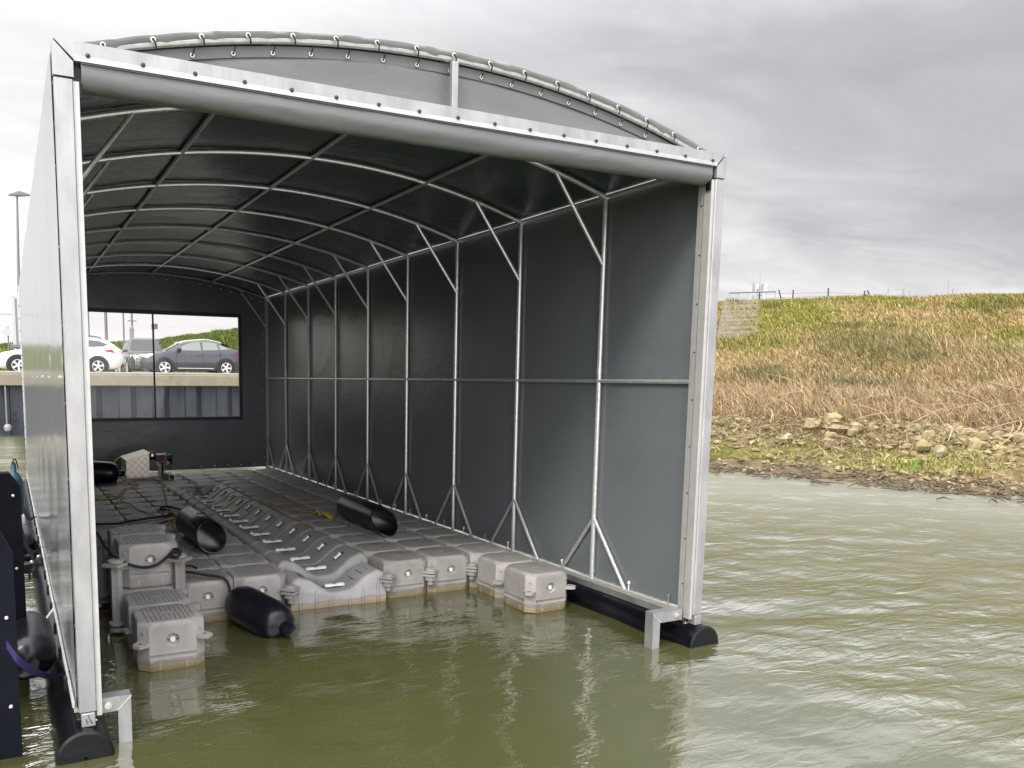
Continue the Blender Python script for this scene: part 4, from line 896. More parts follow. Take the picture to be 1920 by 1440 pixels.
for i in range(16):
    mb = MB(); mb.lathe([(.016, 0), (.013, .012), (.004, .016)], (-.055, yb - .008, .45 + i * .205), ((1, 0, 0), (0, 0, 1), (0, -1, 0)), 8); mb.build('eyelet', white_pl, back)
    mb = MB(); mb.tube([(-.06, yb - .02, .45 + i * .205), (-.02, yb - .06, .47 + i * .205), (.01, yb - .05, .44 + i * .205)], .006, 5); mb.build('toggle', toggle_m, back)
for x in (0.02, XL - .02):
    mb = MB(); mb.box((x - .02, YB - .055, .24), (x + .02, YB - .012, 3.82), .004); part(mb, 'back_post', alu_white)
# base rails, pontoons, brackets
for sgn, x in ((1, XL), (-1, 0.0)):
    mb = MB(); mb.box((x - .045, .10, .222), (x + .045, YB + .02, .240), .003); mb.box((x + sgn * .030, .10, .118), (x + sgn * .040, YB, .2215)); mb.box((x - .045, .10, .2415), (x - sgn * -.0 - .005, YB, .252)); rail = part(mb, 'base_rail', alu_white, smooth=0)
    mb = MB(); mb.box((x + sgn * .0405, .10, .125), (x + sgn * .046, YB, .219)); mb.build('rail_web', M_('rail_web', (.33, .33, .32), .45, .6, .3, 3) if x < -1 else bpy.data.materials['rail_web'], rail, smooth=0)
    n_ = 24
    for i in range(n_):
        y = .36 + i * .50; mb = MB(); mb.lathe([(.006, 0), (.006, .055), (.013, .058), (.013, .078), (.006, .084)], (x - sgn * .012, y, .252), 'Z', 8); mb.build('peg', white_pl if i % 2 else bolt_zinc, rail)
    mb = MB(); r = .155; zc = .018
    mb.lathe([(r, .10 if False else .0), (r, YB + .3)], (x - .005, -.075, zc), 'Y', 36, False)
    pon = part(mb, 'pontoon', black_hdpe)
    mb = MB(); mb.lathe([(.01, -.004), (r - .012, -.004), (r + .003, .006), (r + .003, .05), (r, .055)], (x - .005, -.080, zc), 'Y', 36, False); mb.build('end_cap', black_hdpe, pon, smooth=30)
    mb = MB(); mb.box((x - .044, .01, .10), (x + .046, .34, .2205), .006); mb.build('saddle', black_hdpe, pon)
    for y in (.09, .20): mb = MB(); mb.lathe([(.020, 0), (.018, .014), (.009, .016), (.009, .03)], (x + sgn * .046, y, .165), ((0, 1, 0), (0, 0, 1), (sgn, 0, 0)), 8); mb.build('bolt', bolt_zinc, pon)
    # fixing plates along the tube
    for y in (2.2, 4.9, 7.6, 10.3): mb = MB(); mb.box((x - .05, y, .11), (x + .05, y + .14, .215), .006); mb.build('saddle', black_hdpe, pon)
# tube brackets into the water
for xa, xb in ((-4.69, -4.50), (-.13, -.44)):
    s_ = 1 if xb > xa else -1; mb = MB(); y0, y1 = .06, .15
    xo = xb; xi = xb - s_ * .075
    mb.prism([(xa, .300), (xo, .300), (xo, -.45), (xi, -.45), (xi, .212), (xa, .212)], lambda u, v, k: (u, y0 + (y1 - y0) * k, v)); br = part(mb, 'mooring_bracket', alu, smooth=0)
    mb = MB(); mb.lathe([(.024, 0), (.022, .012), (.010, .013), (.008, .022)], (xa + s_ * .06, y0, .256), ((1, 0, 0), (0, 0, 1), (0, -1, 0)), 10); mb.build('bolt', bolt_zinc, br)
    mb = MB(); mb.obox((xo - s_ * .037, y0 - .001, .256), (s_ * .707, 0, .707), (0, 1, 0), (-.707, 0, s_ * .707), (.055, .002, .003)); mb.build('weld', galv, br, smooth=0)
# outside toggles at the foot of the left wall
mb = MB(); mb.box((XL - .055, .1, .255), (XL - .040, YB, .285)); part(mb, 'wall_hem', galv, smooth=0)
for i in range(18):
    y = .5 + i * .62; mb = MB(); mb.box((XL - .075, y, .21), (XL - .055, y + .05, .30), .004); part(mb, 'wall_toggle', toggle_m)
mb = MB(); mb.tube([(XL - .02, YB + .03, .25), (XL - .02, YB + .03, EAVE)], .03, 8); part(mb, 'corner_lacing', galv)
for i in range(14):
    mb = MB(); mb.lathe([(.036, -.01), (.036, .01)], (XL - .02, YB + .03, .5 + i * .23), 'Z', 10); part(mb, 'lacing_ring', toggle_m)

# ------------------------------------------------------------------ floating dock
dock = thing('floating_dock', 'modular floating dock of grey plastic cubes with a rounded boat channel inside the shelter', 'floating dock', (-2.29, 6.5, 0.0))
DO = dock.location
def cube_mesh(valve):
    mb = MB(); W_ = .2480
    def ring(z, a, c, gin):
        pts = []
        m_ = a - c; q = m_ - .030
        S = [(-m_, 0), (-q, gin), (q, gin), (m_, 0)]
        for r_ in range(4):
            ca, sa = ((1, 0), (0, 1), (-1, 0), (0, -1))[r_]
            for u, g in S:
                x, y = u, -(a - g); pts.append((x * ca - y * sa, x * sa + y * ca, z))
        return pts
    L_ = [(-.028, .205, .085, 0), (-.012, W_ - .012, .080, 0), (.0, W_ - .003, .075, 0), (.072, W_ - .003, .075, 0), (.082, W_, .075, 0), (.088, W_, .075, .014), (.108, W_, .075, .016), (.120, W_, .075, 0), (.140, W_ - .002, .074, 0),
          (.325, W_ - .003, .072, 0), (.345, W_ - .005, .085, 0), (.359, W_ - .010, .112, 0), (.366, W_ - .018, .125, 0), (.368, W_ - .027, .130, 0)]
    rings = [ring(*l) for l in L_]
    mb.loft(rings, True, True, True)
    if valve:   # open the front middle panel and sink a round valve seat into it
        i8 = 8; f_i = None; n = 16
        for k, f_ in enumerate(mb.f):
            if len(f_) == 4 and set(f_) == {i8 * n + 1, i8 * n + 2, (i8 + 1) * n + 2, (i8 + 1) * n + 1}: f_i = k
        q = [mb.v[i] for i in (i8 * n + 1, i8 * n + 2, (i8 + 1) * n + 2, (i8 + 1) * n + 1)]; mb.f.pop(f_i); mb.mi.pop(f_i)
        yf = (q[0][1] + q[2][1]) / 2; zc = .222; N = 24
        def circ(r, y): return [(r * math.cos(R(225) + 2 * math.pi * k / N), y, zc + r * math.sin(R(225) + 2 * math.pi * k / N)) for k in range(N)]
        b = len(mb.v); mb.v += q; b2 = len(mb.v); mb.v += circ(.050, yf)
        for s_ in range(4):
            c0 = b + s_; c1 = b + (s_ + 1) % 4
            for k in range(6):
                i0 = b2 + (s_ * 6 + k) % N; i1 = b2 + (s_ * 6 + k + 1) % N
                mb.f.append((c0 if k < 3 else c1, i1, i0)); mb.mi.append(0)
            mb.f.append((c0, c1, b2 + (s_ * 6 + 3) % N)); mb.mi.append(0)
        mb.loft([circ(.050, yf), circ(.047, yf + .004), circ(.036, yf + .022), circ(.001, yf + .024)], True)
    # moulded ribs and notches on each side
    for r_ in range(4):
        ca, sa = ((1, 0), (0, 1), (-1, 0), (0, -1))[r_]
        def bx(x0, x1, z0, z1, d):
            V = []
            for z in (z0, z1):
                for x, y in ((x0, -W_ - d), (x1, -W_ - d), (x1, -W_ + .01), (x0, -W_ + .01)): V.append((x * ca - y * sa, x * sa + y * ca, z))
            mb.add(V, [(0, 3, 2, 1), (4, 5, 6, 7), (0, 1, 5, 4), (1, 2, 6, 5), (2, 3, 7, 6), (3, 0, 4, 7)])
        for x in (-.098, .098): bx(x - .004, x + .004, .145, .322, -.0005); bx(x - .009, x + .009, .004, .060, .0012)
    # small corner dimple bosses and pin head in the corner seat
    for a in (45, 135, 225, 315):
        c, s = math.cos(R(a)), math.sin(R(a)); d = (W_ - .037) * 1.414 - .002
        mb.lathe([(.016, -.006), (.014, .004), (.004, .008)], (c * d, s * d, .285), ((-s, c, 0), (0, 0, 1), (c, s, 0)), 10)
    mb.lathe([(.062, .300), (.064, .338), (.055, .345), (.002, .346)], (.25, .25, 0), 'Z', 8)
    return mb
cube_v = cube_mesh(True).build('float_cube', cube_m, None, smooth=38); cube_v.parent = dock
cm = cube_v.data
cap = MB(); cap.lathe([(.019, -.018), (.021, -.004), (.018, .002), (.006, .003), (.005, -.004), (.001, -.004)], (0, -.2405 + .004, .222), ((1, 0, 0), (0, 0, 1), (0, -1, 0)), 18); capo = cap.build('valve_cap', white_pl, None)
slot = MB(); slot.box((-.045, -.232, .219), (-.022, -.2245, .225)); slot.box((.022, -.232, .219), (.045, -.2245, .225)); sloto = slot.build('valve_slot', toggle_m, None, smooth=0)
capo.parent = cube_v; sloto.parent = cube_v
first = [True]
def put_cube(x, y, z=0.0, rot=0.0, valve=True):
    if first[0]:
        first[0] = False; c = cube_v
    else:
        c = cube_v.copy(); col.objects.link(c); c.parent = dock
        if valve:
            for q in (capo, sloto): copy_to(q, c, (0, 0, 0))
    c.location = (x - DO.x, y - DO.y, z - DO.z); c.rotation_euler = (rng.normal(0, .006), rng.normal(0, .006), rot + rng.normal(0, .008)); return c
places = []
for x, y0, n in ((-4.045, 1.46, 19), (-3.545, 2.52, 17), (-3.045, 2.54, 17), (-1.535, 2.56, 17), (-1.035, 2.56, 17), (-.535, 1.55, 19)):
    for k in range(n): places.append((x, y0 + .5 * k, 0.0, k == 0 or (k == 1 and n == 19)))
for k in range(4):
    for x in (-2.54, -2.04): places.append((x, 8.93 + .5 * k, 0.0, k == 0))
places += [(-4.045, 2.52, .383, True), (-4.045, 3.02, .383, False)]
near = sorted(places, key=lambda p: (p[0] + 5.08) ** 2 + (p[1] + 4.76) ** 2)
for x, y, z, v in near[:98]: put_cube(x, y, z, 0, v)
me_far = MB(); base = cube_mesh(False)
for x, y, z, v in near[98:]: me_far.add([(a + x, b + y, c + z) for a, b, c in base.v], base.f)
fo = me_far.build('float_cubes', cube_m, dock, smooth=38); tag(fo, kind='stuff')
# lugs: flat ears with a hole
def lug(x, y, z, ang):
    mb = MB(); c, s = math.cos(R(ang)), math.sin(R(ang)); f_ = lambda u, v, w: (x + u * c - v * s, y + u * s + v * c, z + w)
    out = [(-.05, -.055), (.035, -.055), (.085, -.032), (.085, .032), (.035, .055), (-.05, .055)]
    hole = [(.045 + .022 * math.cos(a), .022 * math.sin(a)) for a in np.linspace(0, 2 * math.pi, 13)[:-1]]
    n = len(out); N = len(hole)
    for w0, w1 in ((-.012, .012),):
        V = [f_(u, v, w0) for u, v in out] + [f_(u, v, w1) for u, v in out]; mb.add(V, [(i, (i + 1) % n, n + (i + 1) % n, n + i) for i in range(n)] + [tuple(reversed(range(n))), tuple(range(n, 2 * n))])
    mb.lathe([(.014, .0125), (.016, .015), (.026, .015), (.028, .0125)], f_(.038, 0, 0), 'Z', 12, False)
    l = mb.build('lug', cube_m, dock, smooth=25)
    mb = MB(); mb.lathe([(.001, 0), (.015, 0)], f_(.038, 0, .0135), 'Z', 10); mb.build('lug_hole', toggle_m, l, smooth=0)
for x, y, z, a in ((-4.255, 1.25, .205, 225), (-3.835, 1.25, .225, 315), (-4.255, 1.76, .17, 200), (-.745, 1.34, .195, 225), (-.325, 1.34, .205, 315), (-.745, 1.84, .18, 200), (-4.26, 2.32, .56, 205)): lug(x, y, z, a)
def pin(x, y, z):
    mb = MB(); mb.lathe([(.030, -.115), (.030, -.075), (.052, -.070), (.052, -.022), (.060, -.020)], (x, y, z), 'Z', 14)
    for w in (-.014, .018): mb.obox((x, y, z + w), (.707, .707, 0), (-.707, .707, 0), (0, 0, 1), (.066, .066, .011))
    mb.lathe([(.055, .03), (.055, .046), (.04, .052), (.02, .053)], (x, y, z), 'Z', 16)
    for i in range(10):
        a = i * math.pi / 5; mb.obox((x + .053 * math.cos(a), y + .053 * math.sin(a), z - .046), (math.cos(a), math.sin(a), 0), (-math.sin(a), math.cos(a), 0), (0, 0, 1), (.006, .008, .022))
    mb.build('connecting_pin', cube_m, dock, smooth=25)
for x, y, z in ((-3.295, 2.30, .20), (-2.79, 2.25, .21), (-1.785, 2.26, .22), (-1.285, 2.31, .215), (-.785, 2.33, .215), (-3.80, 2.26, .18)): pin(x, y, z)
for x, y, z0_, z1_ in ((-4.325, 2.24, .10, .60), (-3.80, 2.24, .10, .60), (-4.36, 3.22, .1, .60)):
    mb = MB(); mb.tube([(x, y, z0_), (x, y, z1_)], .042, 8)
    for i in range(5):
        a = 2 * math.pi * i / 5; mb.tube([(x + .038 * math.cos(a), y + .038 * math.sin(a), z0_), (x + .038 * math.cos(a), y + .038 * math.sin(a), z1_)], .012, 6)
    mb.lathe([(.06, 0), (.066, .006), (.066, .026), (.05, .032), (.02, .033)], (x, y, z1_ + .018), 'Z', 16)
    mb.obox((x, y, z1_ + .004), (.707, .707, 0), (-.707, .707, 0), (0, 0, 1), (.078, .078, .013))
    for w in (-.02, -.075): mb.lathe([(.05, 0), (.07, .008), (.07, .03), (.05, .038)], (x, y, z0_ + w), 'Z', 16)
    mb.build('tall_pin', cube_m, dock, smooth=30)
# channel floats (rounded valley with rollers)
def valley(u):
    a = abs(u); s = min(1, max(0, (a - .06) / .30)); s = s * s * (3 - 2 * s); return s
def vee_mesh(depth, crest, y0, y1):
    mb = MB(); us_ = np.linspace(-.5, .5, 41); rings = []
    def top(u):
        z = crest - depth * (1 - valley(u)); a = abs(u)
        if a > .36: z += .018 * math.sin(min(1, (a - .36) / .10) * math.pi)
        if a > .455: z -= .05 * ((a - .455) / .045) ** 2
        return z
    for y, dz, inx in ((y0, -.030, .006), (y0 + .010, -.008, .002), (y0 + .03, 0.002, 0), (y0 + .06, .004, 0), ((y0 + y1) / 2, -.006, 0), (y1 - .06, .004, 0), (y1 - .03, 0.002, 0), (y1 - .010, -.008, .002), (y1, -.030, .006)):
        r_ = []
        for u in us_:
            w = 1 - inx * 2; r_.append((u * w * .985, y, top(u) + dz))
        sc = [(0.5 * (1 - inx * 2) * .985, y, -.028), (-0.5 * (1 - inx * 2) * .985, y, -.028)]
        rings.append(r_ + sc)
    mb.loft(rings, True, True, True)
    # scalloped ribs on the front and back faces
    for y, d in ((y0, -1), (y1, 1)):
        for u in (-.40, -.24, -.10, .10, .24, .40):
            z1 = top(u) - .06
            mb.tube([(u, y, -.02), (u, y, max(.02, z1 * .6)), (u, y, max(.03, z1))], [.018, .018, .010], 6)
        z1 = None
    return mb, top
vmb, vtop = vee_mesh(.165, .372, -.245, .245)
vee = vmb.build('channel_float', vee_m, None, smooth=45); vee.parent = dock
def roller(x, z, L_, tilt, parent, yy=0.0):
    mb = MB(); c, s = math.cos(tilt), math.sin(tilt)
    A = ((0, 1, 0), (-s, 0, c), (c, 0, s))
    mb.lathe([(.004, -L_), (.027, -L_ + .004), (.031, -L_ + .02), (.030, -.025), (.022, -.015), (.022, .015), (.030, .025), (.031, L_ - .02), (.027, L_ - .004), (.004, L_)], (x, yy, z), A, 14)
    ro = mb.build('roller', white_pl, None); ro.parent = parent
    mb = MB(); mb.obox((x + .012 * c, yy, z - .006 * c + .012 * s), (c, 0, s), (0, 1, 0), (-s, 0, c), (L_ + .012, .032, .010)); sl = mb.build('roller_slot', M_('slot_dark', (.06, .058, .052), .7) if 'slot_dark' not in bpy.data.materials else bpy.data.materials['slot_dark'], None, smooth=0); sl.parent = parent
    return ro, sl
sub = []
sub += roller(0.0, vtop(0) + .006, .112, 0, vee)
for sg in (-1, 1):
    if sg < 0:
        mb = MB(); mb.lathe([(.004, -.018), (.030, -.015), (.034, 0), (.030, .015), (.004, .018)], (-.285, -.06, vtop(.285) - .004), ((0, 1, 0), (.5, 0, .866), (.866, 0, -.5)), 16); ro = mb.build('roller', white_pl, None); ro.parent = vee; sub.append(ro); continue
    u = .245; tl = math.atan2(vtop(u + .02) - vtop(u - .02), .04) * sg; sub += roller(sg * u, vtop(u) + (.006 if sg > 0 else -.006), .045 if sg > 0 else .04, tl, vee)
for k in range(12):
    c = vee if k == 0 else vee.copy()
    if k:
        col.objects.link(c); c.parent = dock
        for q in sub: copy_to(q, c, (0, 0, 0))
    c.location = (-2.29 - DO.x, 2.94 + .5 * k - DO.y, 0); c.rotation_euler = (rng.normal(0, .005), rng.normal(0, .006), rng.normal(0, .004))
mb, rtop = vee_mesh(.150, .290, -.205, .20)
rp = mb.build('ramp_float', ramp_m, None, smooth=45); rp.parent = dock; rp.location = (-2.29 - DO.x, 2.47 - DO.y, 0)
roller(0.02, rtop(0) + .006, .105, 0, rp)
mb = MB()
for u in (-.33, -.2, .2, .28, .36):
    mb.tube([(u, yy, rtop(u) + .0005) for yy in np.linspace(-.17, .17, 8)], .0035, 4)
gr_ = mb.build('ramp_groove', toggle_m, None, smooth=0); gr_.parent = rp

# ------------------------------------------------------------------ things on the dock
def hollow_pipe(name, label, p0, p1, r, cut, m):
    """pipe lying from p0 (near, slanted mouth) to p1 (far end)"""
    p0, p1 = Vector(p0), Vector(p1); d = (p1 - p0).normalized(); s = d.cross(Vector((0, 0, 1))).normalized(); u = s.cross(d); n = 40; L_ = (p1 - p0).length
    o = thing(name, label, 'pipe', (p0.x, p0.y, p0.z - r)); mb = MB()
    def rg(rr, t, slant): return [p0 + s * (rr * math.cos(2 * math.pi * k / n)) + u * (rr * math.sin(2 * math.pi * k / n)) + d * (t + slant * math.sin(2 * math.pi * k / n)) for k in range(n)]
    mb.loft([rg(r, L_, 0), rg(r, L_ * .5, 0), rg(r, 0.0, cut), rg(r - .003, -.004, cut), rg(r - .012, -.002, cut), rg(r - .014, .02, cut), rg(r - .014, L_ - .02, 0), rg(r, L_, 0)], True)
    mb.build('pipe_wall', m, o, smooth=40)
    mb = MB(); mb.tube([p0 + d * (L_ * .55) + u * (r + .002) - s * .02, p0 + d * (L_ * .55) + u * (r + .002) + s * .08], .006, 5); mb.build('strap_slot', toggle_m, o); return o
pipe_m = M_('black_pipe', (0.007, 0.008, 0.013), 0.30, 0, .2, 6, bumps=(30, .06, .005), rvar=.15)
rear_z = .372
hollow_pipe('black_pipe', 'short black plastic pipe lying on the right side deck beside a yellow tag', (-1.20, 3.62, rear_z + .158), (-1.16, 4.82, rear_z + .158), .158, .15, pipe_m)
hollow_pipe('black_pipe', 'short black plastic pipe on the left deck with yellow rope at its far end', (-3.24, 3.48, rear_z + .158), (-3.26, 4.52, rear_z + .158), .158, .10, pipe_m)
def fender(name, label, p0, p1, r, cat='fender', m=black_rub):
    p0, p1 = Vector(p0), Vector(p1); d = (p1 - p0).normalized(); s = d.orthogonal().normalized(); u = d.cross(s); L_ = (p1 - p0).length; n = 28
    o = thing(name, label, cat, ((p0 + p1) / 2)[:]); mb = MB()
    pr = [(.03, 0), (.05, .0), (.055, .05), (r * .62, .075), (r * .82, .10), (r * .95, .16), (r, .26), (r, L_ * .5), (r, L_ - .26), (r * .95, L_ - .16), (r * .82, L_ - .10), (r * .62, L_ - .075), (.055, L_ - .05), (.05, L_), (.03, L_)]
    mb.lathe(pr, p0, (s, u, d), n); mb.build('fender_body', m, o, smooth=50)
    for t in (0.0, L_):
        mb = MB(); c = p0 + d * (t + (-.015 if t == 0 else .015)); mb.obox(c, s, u, d, (.05, .018, .03)); mb.build('fender_eye', m, o, smooth=0)
    return o
fender('boat_fender', 'black inflated fender floating in the water against the dock front', (-3.33, 2.30, .19), (-3.055, 1.52, .085), .175)
fender('boat_fender', 'large black fender lying on the deck beside the checker plate box', (-4.35, 9.95, rear_z + .21), (-3.36, 9.72, rear_z + .14), .20)
fender('boat_fender', 'black fender hanging between the jetty board and the left pontoon', (-5.02, 0.86, .30), (-5.02, 1.75, .30), .165)
fender('boat_fender', 'dark fender squeezed between jetty and pontoon behind the teal canister', (-5.0, 5.3, .22), (-5.0, 6.3, .22), .14)
# checker plate battery box
bx = thing('tool_box', 'checker plate aluminium box with sloping lid on the dock by the back wall', 'metal box', (-3.05, 10.3, rear_z))
z0_ = rear_z
mb = MB(); mb.prism([(-3.245, z0_ + .03), (-2.852, z0_ + .03), (-2.852, z0_ + .44), (-3.245, z0_ + .33)], lambda u, v, k: (u, 10.05 + .72 * k, v)); mb.build('box_body', chk, bx, smooth=0)
mb = MB(); mb.prism([(-3.262, z0_ + .328), (-2.84, z0_ + .446), (-2.84, z0_ + .462), (-3.262, z0_ + .344)], lambda u, v, k: (u, 10.03 + .76 * k, v)); mb.build('lid', chk, bx, smooth=0)
mb = MB(); mb.box((-3.25, 10.04, z0_ + .001), (-2.85, 10.78, z0_ + .03)); mb.build('base_frame', alu_white, bx, smooth=0)
# winch on its post
wn_ = thing('boat_winch', 'black and red electric winch on an aluminium post next to the checker plate box', 'winch', (-2.62, 10.3, z0_))
mb = MB(); mb.box((-2.66, 10.22, z0_), (-2.56, 10.34, .58), .01); mb.box((-2.86, 10.1, z0_), (-2.40, 10.5, z0_ + .03)); mb.build('winch_post', alu, wn_)
mb = MB(); mb.lathe([(.02, -.0), (.075, .0), (.08, .01), (.08, .10), (.075, .115), (.05, .12)], (-2.835, 10.22, .755), 'X', 18); mb.lathe([(.06, 0), (.06, .07)], (-2.50, 10.22, .70), 'X', 16); mb.build('winch_motor', black_hdpe, wn_)
mb = MB(); mb.lathe([(.064, 0), (.064, .012), (.042, .02), (.042, .12), (.064, .13), (.064, .14)], (-2.71, 10.22, .705), 'X', 18); mb.build('winch_drum', red_pl, wn_)
mb = MB(); mb.box((-2.72, 10.16, .775), (-2.53, 10.28, .79), .005); mb.box((-2.80, 10.14, .75), (-2.76, 10.15, .80)); mb.build('tie_bar', bolt_zinc, wn_)
mb = MB(); mb.box((-2.73, 10.08, .60), (-2.50, 10.12, .665), .015); fl = mb.build('fairlead', alu_white, wn_); mb = MB(); mb.box((-2.685, 10.07, .622), (-2.545, 10.085, .645), .006); mb.build('fairlead_slot', toggle_m, wn_)
mb = MB(); mb.box((-2.46, 10.12, .60), (-2.43, 10.32, .78), .01); mb.box((-2.52, 10.16, .72), (-2.44, 10.28, .76)); mb.build('gear_housing', black_hdpe, wn_)
mb = MB(); mb.tube([(-2.545, 10.2, .76), (-2.545, 10.2, .83), (-2.56, 10.18, .845)], .012, 6); mb.build('clutch_lever', bolt_zinc, wn_)
mb = MB(); mb.tube(cr([(-2.62, 10.1, .63), (-2.63, 10.0, .55), (-2.66, 9.85, .45), (-2.70, 9.6, .40)], 5), .02, 7); mb.build('winch_strap', toggle_m, wn_)
sq = thing('square_tube', 'short galvanised square tube lying on the dock in front of the winch', 'metal tube', (-2.54, 9.9, z0_))
mb = MB(); a0, a1 = .05, .043
for y0_, y1_ in ((9.62, 10.3),):
    o_r = [(-.05, 0), (.05, 0), (.05, .1), (-.05, .1)]; i_r = [(-.044, .006), (.044, .006), (.044, .094), (-.044, .094)]
    P = lambda q, y: [(-2.54 + u + (y - 9.62) * -.12, y, z0_ + .003 + v) for u, v in q]
    mb.loft([P(o_r, y1_), P(o_r, y0_), P(i_r, y0_), P(i_r, y1_)], True)
mb.build('tube_wall', galv, sq, smooth=0)
def rope(name, label, pts, r, m, cat='rope', n=7, noise_=.0):
    P = cr(pts, 7); mb = MB(); mb.tube(P, r, n); o = mb.build(name, m, None, origin=P[0]); tag(o, label, cat); return o
zd = rear_z + .012
rope('black_rope', 'black mooring rope running across the left deck behind the stacked cubes', [(-4.22, 5.55, zd), (-3.95, 5.43, zd + .01), (-3.83, 5.56, zd), (-3.48, 5.71, zd + .01), (-3.26, 5.76, zd + .02), (-3.22, 6.02, zd), (-3.19, 5.80, zd), (-3.33, 5.42, zd + .01), (-3.52, 5.2, zd)], .014, rope_blk)
rope('black_rope', 'black rope looped around the blue clip beside the channel', [(-3.16, 6.33, zd), (-3.28, 6.40, zd), (-3.18, 6.54, zd + .01), (-3.07, 6.24, zd + .02), (-3.03, 5.92, zd + .02), (-2.95, 5.50, zd), (-2.99, 5.24, zd), (-3.08, 5.62, zd + .01)], .014, rope_blk)
rope('black_rope', 'black rope draped in a loop across the front of the stacked cube', [(-4.37, 3.3, .69), (-4.355, 2.6, .665), (-4.32, 2.27, .655), (-4.20, 2.235, .588), (-4.09, 2.225, .560), (-3.99, 2.235, .572), (-3.91, 2.24, .625), (-3.855, 2.235, .668), (-3.80, 2.20, .665), (-3.83, 2.16, .64), (-3.87, 2.2, .65), (-3.84, 2.25, .69), (-3.79, 2.24, .67), (-3.72, 2.6, .47), (-3.60, 2.72, .42), (-3.56, 2.68, .40)], .013, rope_blk)
rope('black_rope', 'black rope hanging from the deck edge down to the floating fender', [(-3.77, 2.55, .42), (-3.66, 2.42, .43), (-3.55, 2.36, .41), (-3.44, 2.28, .398), (-3.385, 2.24, .36), (-3.37, 2.20, .27), (-3.375, 2.20, .20), (-3.34, 2.27, .20)], .013, rope_blk)
rope('yellow_rope', 'yellow cable arching from the checker plate box down to the deck', [(-3.25, 10.5, .70), (-3.32, 10.4, .73), (-3.42, 10.2, .68), (-3.50, 9.95, .55), (-3.54, 9.85, zd)], .011, rope_yel)
rope('yellow_rope', 'yellow rope coiled on the deck in front of the large black fender', [(-3.52, 9.12, zd), (-3.45, 9.48, zd), (-3.23, 9.44, zd + .01), (-3.18, 9.07, zd), (-3.38, 8.78, zd), (-3.56, 8.3, zd + .01), (-3.66, 7.8, zd), (-3.82, 7.66, zd), (-4.0, 7.72, zd), (-4.05, 7.9, zd + .01), (-3.8, 8.02, zd), (-3.64, 7.88, zd), (-3.55, 8.2, zd + .012), (-3.48, 8.45, zd)], .010, rope_yel)
rope('yellow_rope', 'pale yellow rope tail wandering along the left deck towards the blue clip', [(-3.56, 7.9, zd), (-3.67, 7.4, zd), (-3.6, 7.0, zd + .01), (-3.56, 6.6, zd), (-3.5, 6.2, zd), (-3.42, 5.95, zd)], .008, rope_tan)
rope('winch_line', 'thin pale winch line lying from the winch along the left deck', [(-2.70, 9.6, .41), (-2.77, 9.3, zd), (-2.91, 8.3, zd + .01), (-3.06, 7.2, zd), (-3.2, 6.3, zd + .01), (-3.16, 6.05, zd)], .008, rope_tan)
rope('tan_line', 'thin orange tan line stretched across the channel to the yellow tag', [(-2.95, 5.95, zd), (-2.80, 6.25, .36), (-2.35, 6.72, .40), (-2.13, 6.9, .43), (-1.86, 6.3, .41), (-1.58, 5.62, zd), (-1.43, 5.24, zd)], .008, rope_tan)
rope('blue_line', 'thin dark line lying on the rear deck beyond the channel', [(-2.30, 10.5, zd), (-2.27, 9.6, zd), (-2.26, 8.9, zd), (-2.28, 8.6, .30), (-2.30, 8.0, .23)], .006, M_('navy_line', (.05, .05, .12), .8))
rope('yellow_rope', 'yellow rope knotted beside the left black pipe and the blue clip', [(-3.36, 4.62, zd), (-3.42, 4.86, zd + .08), (-3.34, 5.25, zd + .06), (-3.15, 5.62, zd), (-3.04, 5.75, zd + .02), (-2.94, 5.70, zd), (-3.0, 5.60, zd), (-3.05, 5.72, zd), (-2.9, 5.9, zd)], .012, rope_yel)
mb = MB(); mb.sheet(lambda i, j: (-3.08 + .05 * j + .012 * vnoise(i, j, 3), 5.92 + .022 * i, zd + .02 + .035 * math.sin(i * .8) * math.sin((j + .5) * 1.2) + .015 * vnoise(i * .7, j * .9)), list(range(8)), list(range(4)))
mb.tube([(-3.09, 6.0, zd + .03), (-2.9, 6.0, zd + .03)], .03, 8); o = mb.build('blue_clip', blue_cl, None, origin=(-3.0, 6.0, zd)); tag(o, 'crumpled bright blue plastic clip on the ropes by the channel', 'clip')
def tagpt(i, j):
    f_ = i / 9; w = .025 + .05 * math.sin(f_ * 2.6) ** 2; return (-1.435 + .075 * f_ + (j - 1.5) * w * .55, 5.26 - .46 * f_, zd + .008 + .022 * math.sin(i * 1.3 + j) + (.02 if j in (1, 2) else 0))
mb = MB(); mb.sheet(tagpt, list(range(10)), list(range(4))); mb.sheet(lambda i, j: tuple(a + b for a, b in zip(tagpt(i, j), (0, 0, .004))), list(range(10)), list(range(4))); o = mb.build('yellow_tag', yellow_cl, None, origin=(-1.4, 5.0, zd)); tag(o, 'crumpled yellow cloth tag tied to the line by the right pipe', 'tag')

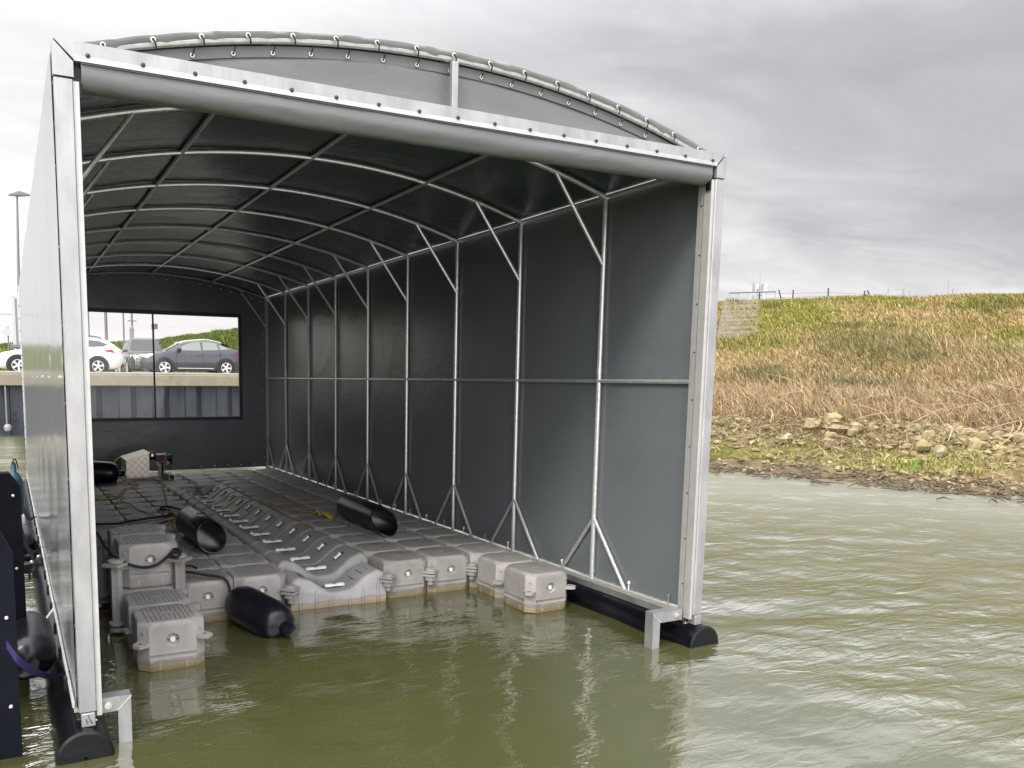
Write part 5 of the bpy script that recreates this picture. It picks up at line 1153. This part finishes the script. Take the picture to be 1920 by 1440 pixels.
# ------------------------------------------------------------------ jetty at the left
jet_m = M_('jetty_board', (0.005, 0.006, 0.009), 0.7, 0, .35, 6, spec=0.06, bumps=(14, .3, .01), rvar=.2)
jet_b = M_('jetty_steel', (0.007, 0.009, 0.014), 0.7, 0.0, .3, 5, spec=0.08, rvar=.2)
jetty = thing('jetty', 'dark jetty with bolted black fender boards at the left edge of the picture', 'jetty', (-5.8, 2.0, 0))
mb = MB(); mb.box((-9.0, -0.5, .75), (-5.72, 14.0, .90), .01); mb.build('jetty_deck', M_('jetty_planks', (.16, .13, .10), .85, var=.3, vscale=4), jetty)
for k, (xr, y, z0_, z1_, ch) in enumerate(((-5.095, 0.16, -.35, 1.33, .16), (-5.03, 1.42, -.30, 1.50, .10))):
    mb = MB(); mb.prism([(-5.72, z0_), (xr - .02, z0_), (xr, z0_ + .10), (xr, z1_ - ch), (xr - .07, z1_), (-5.72, z1_)], lambda u, v, q: (u, y + .12 * q, v)); bo = mb.build('fender_board', jet_b if k == 0 else jet_m, jetty)
    for z in np.arange(.30, z1_ - .1, .52): mb = MB(); mb.lathe([(.011, 0), (.010, .006), (.004, .009)], (xr - .048, y, z), ((1, 0, 0), (0, 0, 1), (0, -1, 0)), 10); mb.build('bolt', bolt_zinc, bo)
mb = MB(); mb.box((-5.78, .20, .2), (-5.70, 14, .76)); mb.build('jetty_beam', jet_m, jetty, smooth=0)
can = thing('plastic_canister', 'teal plastic canister hanging behind the black jetty board', 'canister', (-5.06, 2.5, 1.3))
mb = MB(); mb.lathe([(.012, .44), (.02, .42), (.022, .36), (.05, .33), (.068, .28), (.068, .10), (.062, .07), (.064, .02), (.05, 0), (.01, 0)], (-5.065, 2.52, 1.03), 'Z', 20); mb.build('canister_body', teal_pl, can, smooth=45)
mb = MB(); mb.tube(cr([(-5.075, 2.5, 1.46), (-5.05, 2.5, 1.50), (-5.03, 2.5, 1.42)], 4), .006, 6); mb.build('handle_cord', rope_blk, can)
def strap(label, pts, w, up_=(0, 0, 1)):
    P = cr(pts, 8); mb = MB()
    def f_(i, j):
        p = P[i]; a = i * .10; return (p.x + (j - .5) * w * math.sin(a) * .4, p.y, p.z + (j - .5) * w * math.cos(a * .4))
    mb.sheet(f_, list(range(len(P))), [0, 1]); mb.sheet(lambda i, j: (f_(i, j)[0] + .003, f_(i, j)[1] + .003, f_(i, j)[2]), list(range(len(P))), [0, 1]); o = mb.build('webbing_strap', purple_w, None, smooth=60, fixn=False, origin=P[0]); tag(o, label, 'strap', 'purple mooring straps'); return o
strap('purple webbing strap tied low between the near jetty board and the pontoon', [(-5.15, 0.05, .70), (-5.08, .05, .58), (-4.98, .35, .40), (-4.90, .62, .28), (-4.80, .72, .26)], .045)
strap('purple webbing strap tied from the far board to the pontoon clamp', [(-5.06, 1.5, 1.20), (-5.03, 2.2, .95), (-4.97, 3.4, .55), (-4.88, 4.6, .30), (-4.80, 5.0, .26)], .05)
strap('darker purple strap passing behind the teal canister to the wall', [(-5.04, 2.2, 1.22), (-5.0, 3.0, 1.0), (-4.92, 4.8, .62), (-4.82, 6.6, .35)], .05)
cl_ = thing('pontoon_clamp', 'black bolted clamp around the left pontoon beside the fender', 'clamp', (-4.8, 4.8, .1))
mb = MB(); mb.lathe([(.17, 0), (.195, .01), (.195, .09), (.17, .10)], (XL - .005, 4.6, .035), 'Y', 28, False); mb.box((-5.02, 4.62, .05), (-4.93, 4.69, .16), .01); mb.build('clamp_band', black_hdpe, cl_)
for a in (115, 140, 165): mb = MB(); mb.lathe([(.022, 0), (.022, .02), (.01, .03)], (XL + .197 * math.cos(R(a)), 4.65, .035 + .197 * math.sin(R(a))), ((0, 1, 0), (-math.sin(R(a)), 0, math.cos(R(a))), (math.cos(R(a)), 0, math.sin(R(a)))), 8); mb.build('bolt', bolt_zinc, cl_)
tpg = MB(); tpg.tube([(XL - .13, 2.25, .17), (XL - .045, 2.25, .28)], .012, 8); tpg.lathe([(.022, 0), (.024, .01), (.022, .02)], (XL - .135, 2.25, .16), 'Z', 10)
o = tpg.build('tee_handle', white_pl, None, origin=(XL - .1, 2.25, .2)); tag(o, 'small white tee handle sticking out above the left pontoon', 'handle')
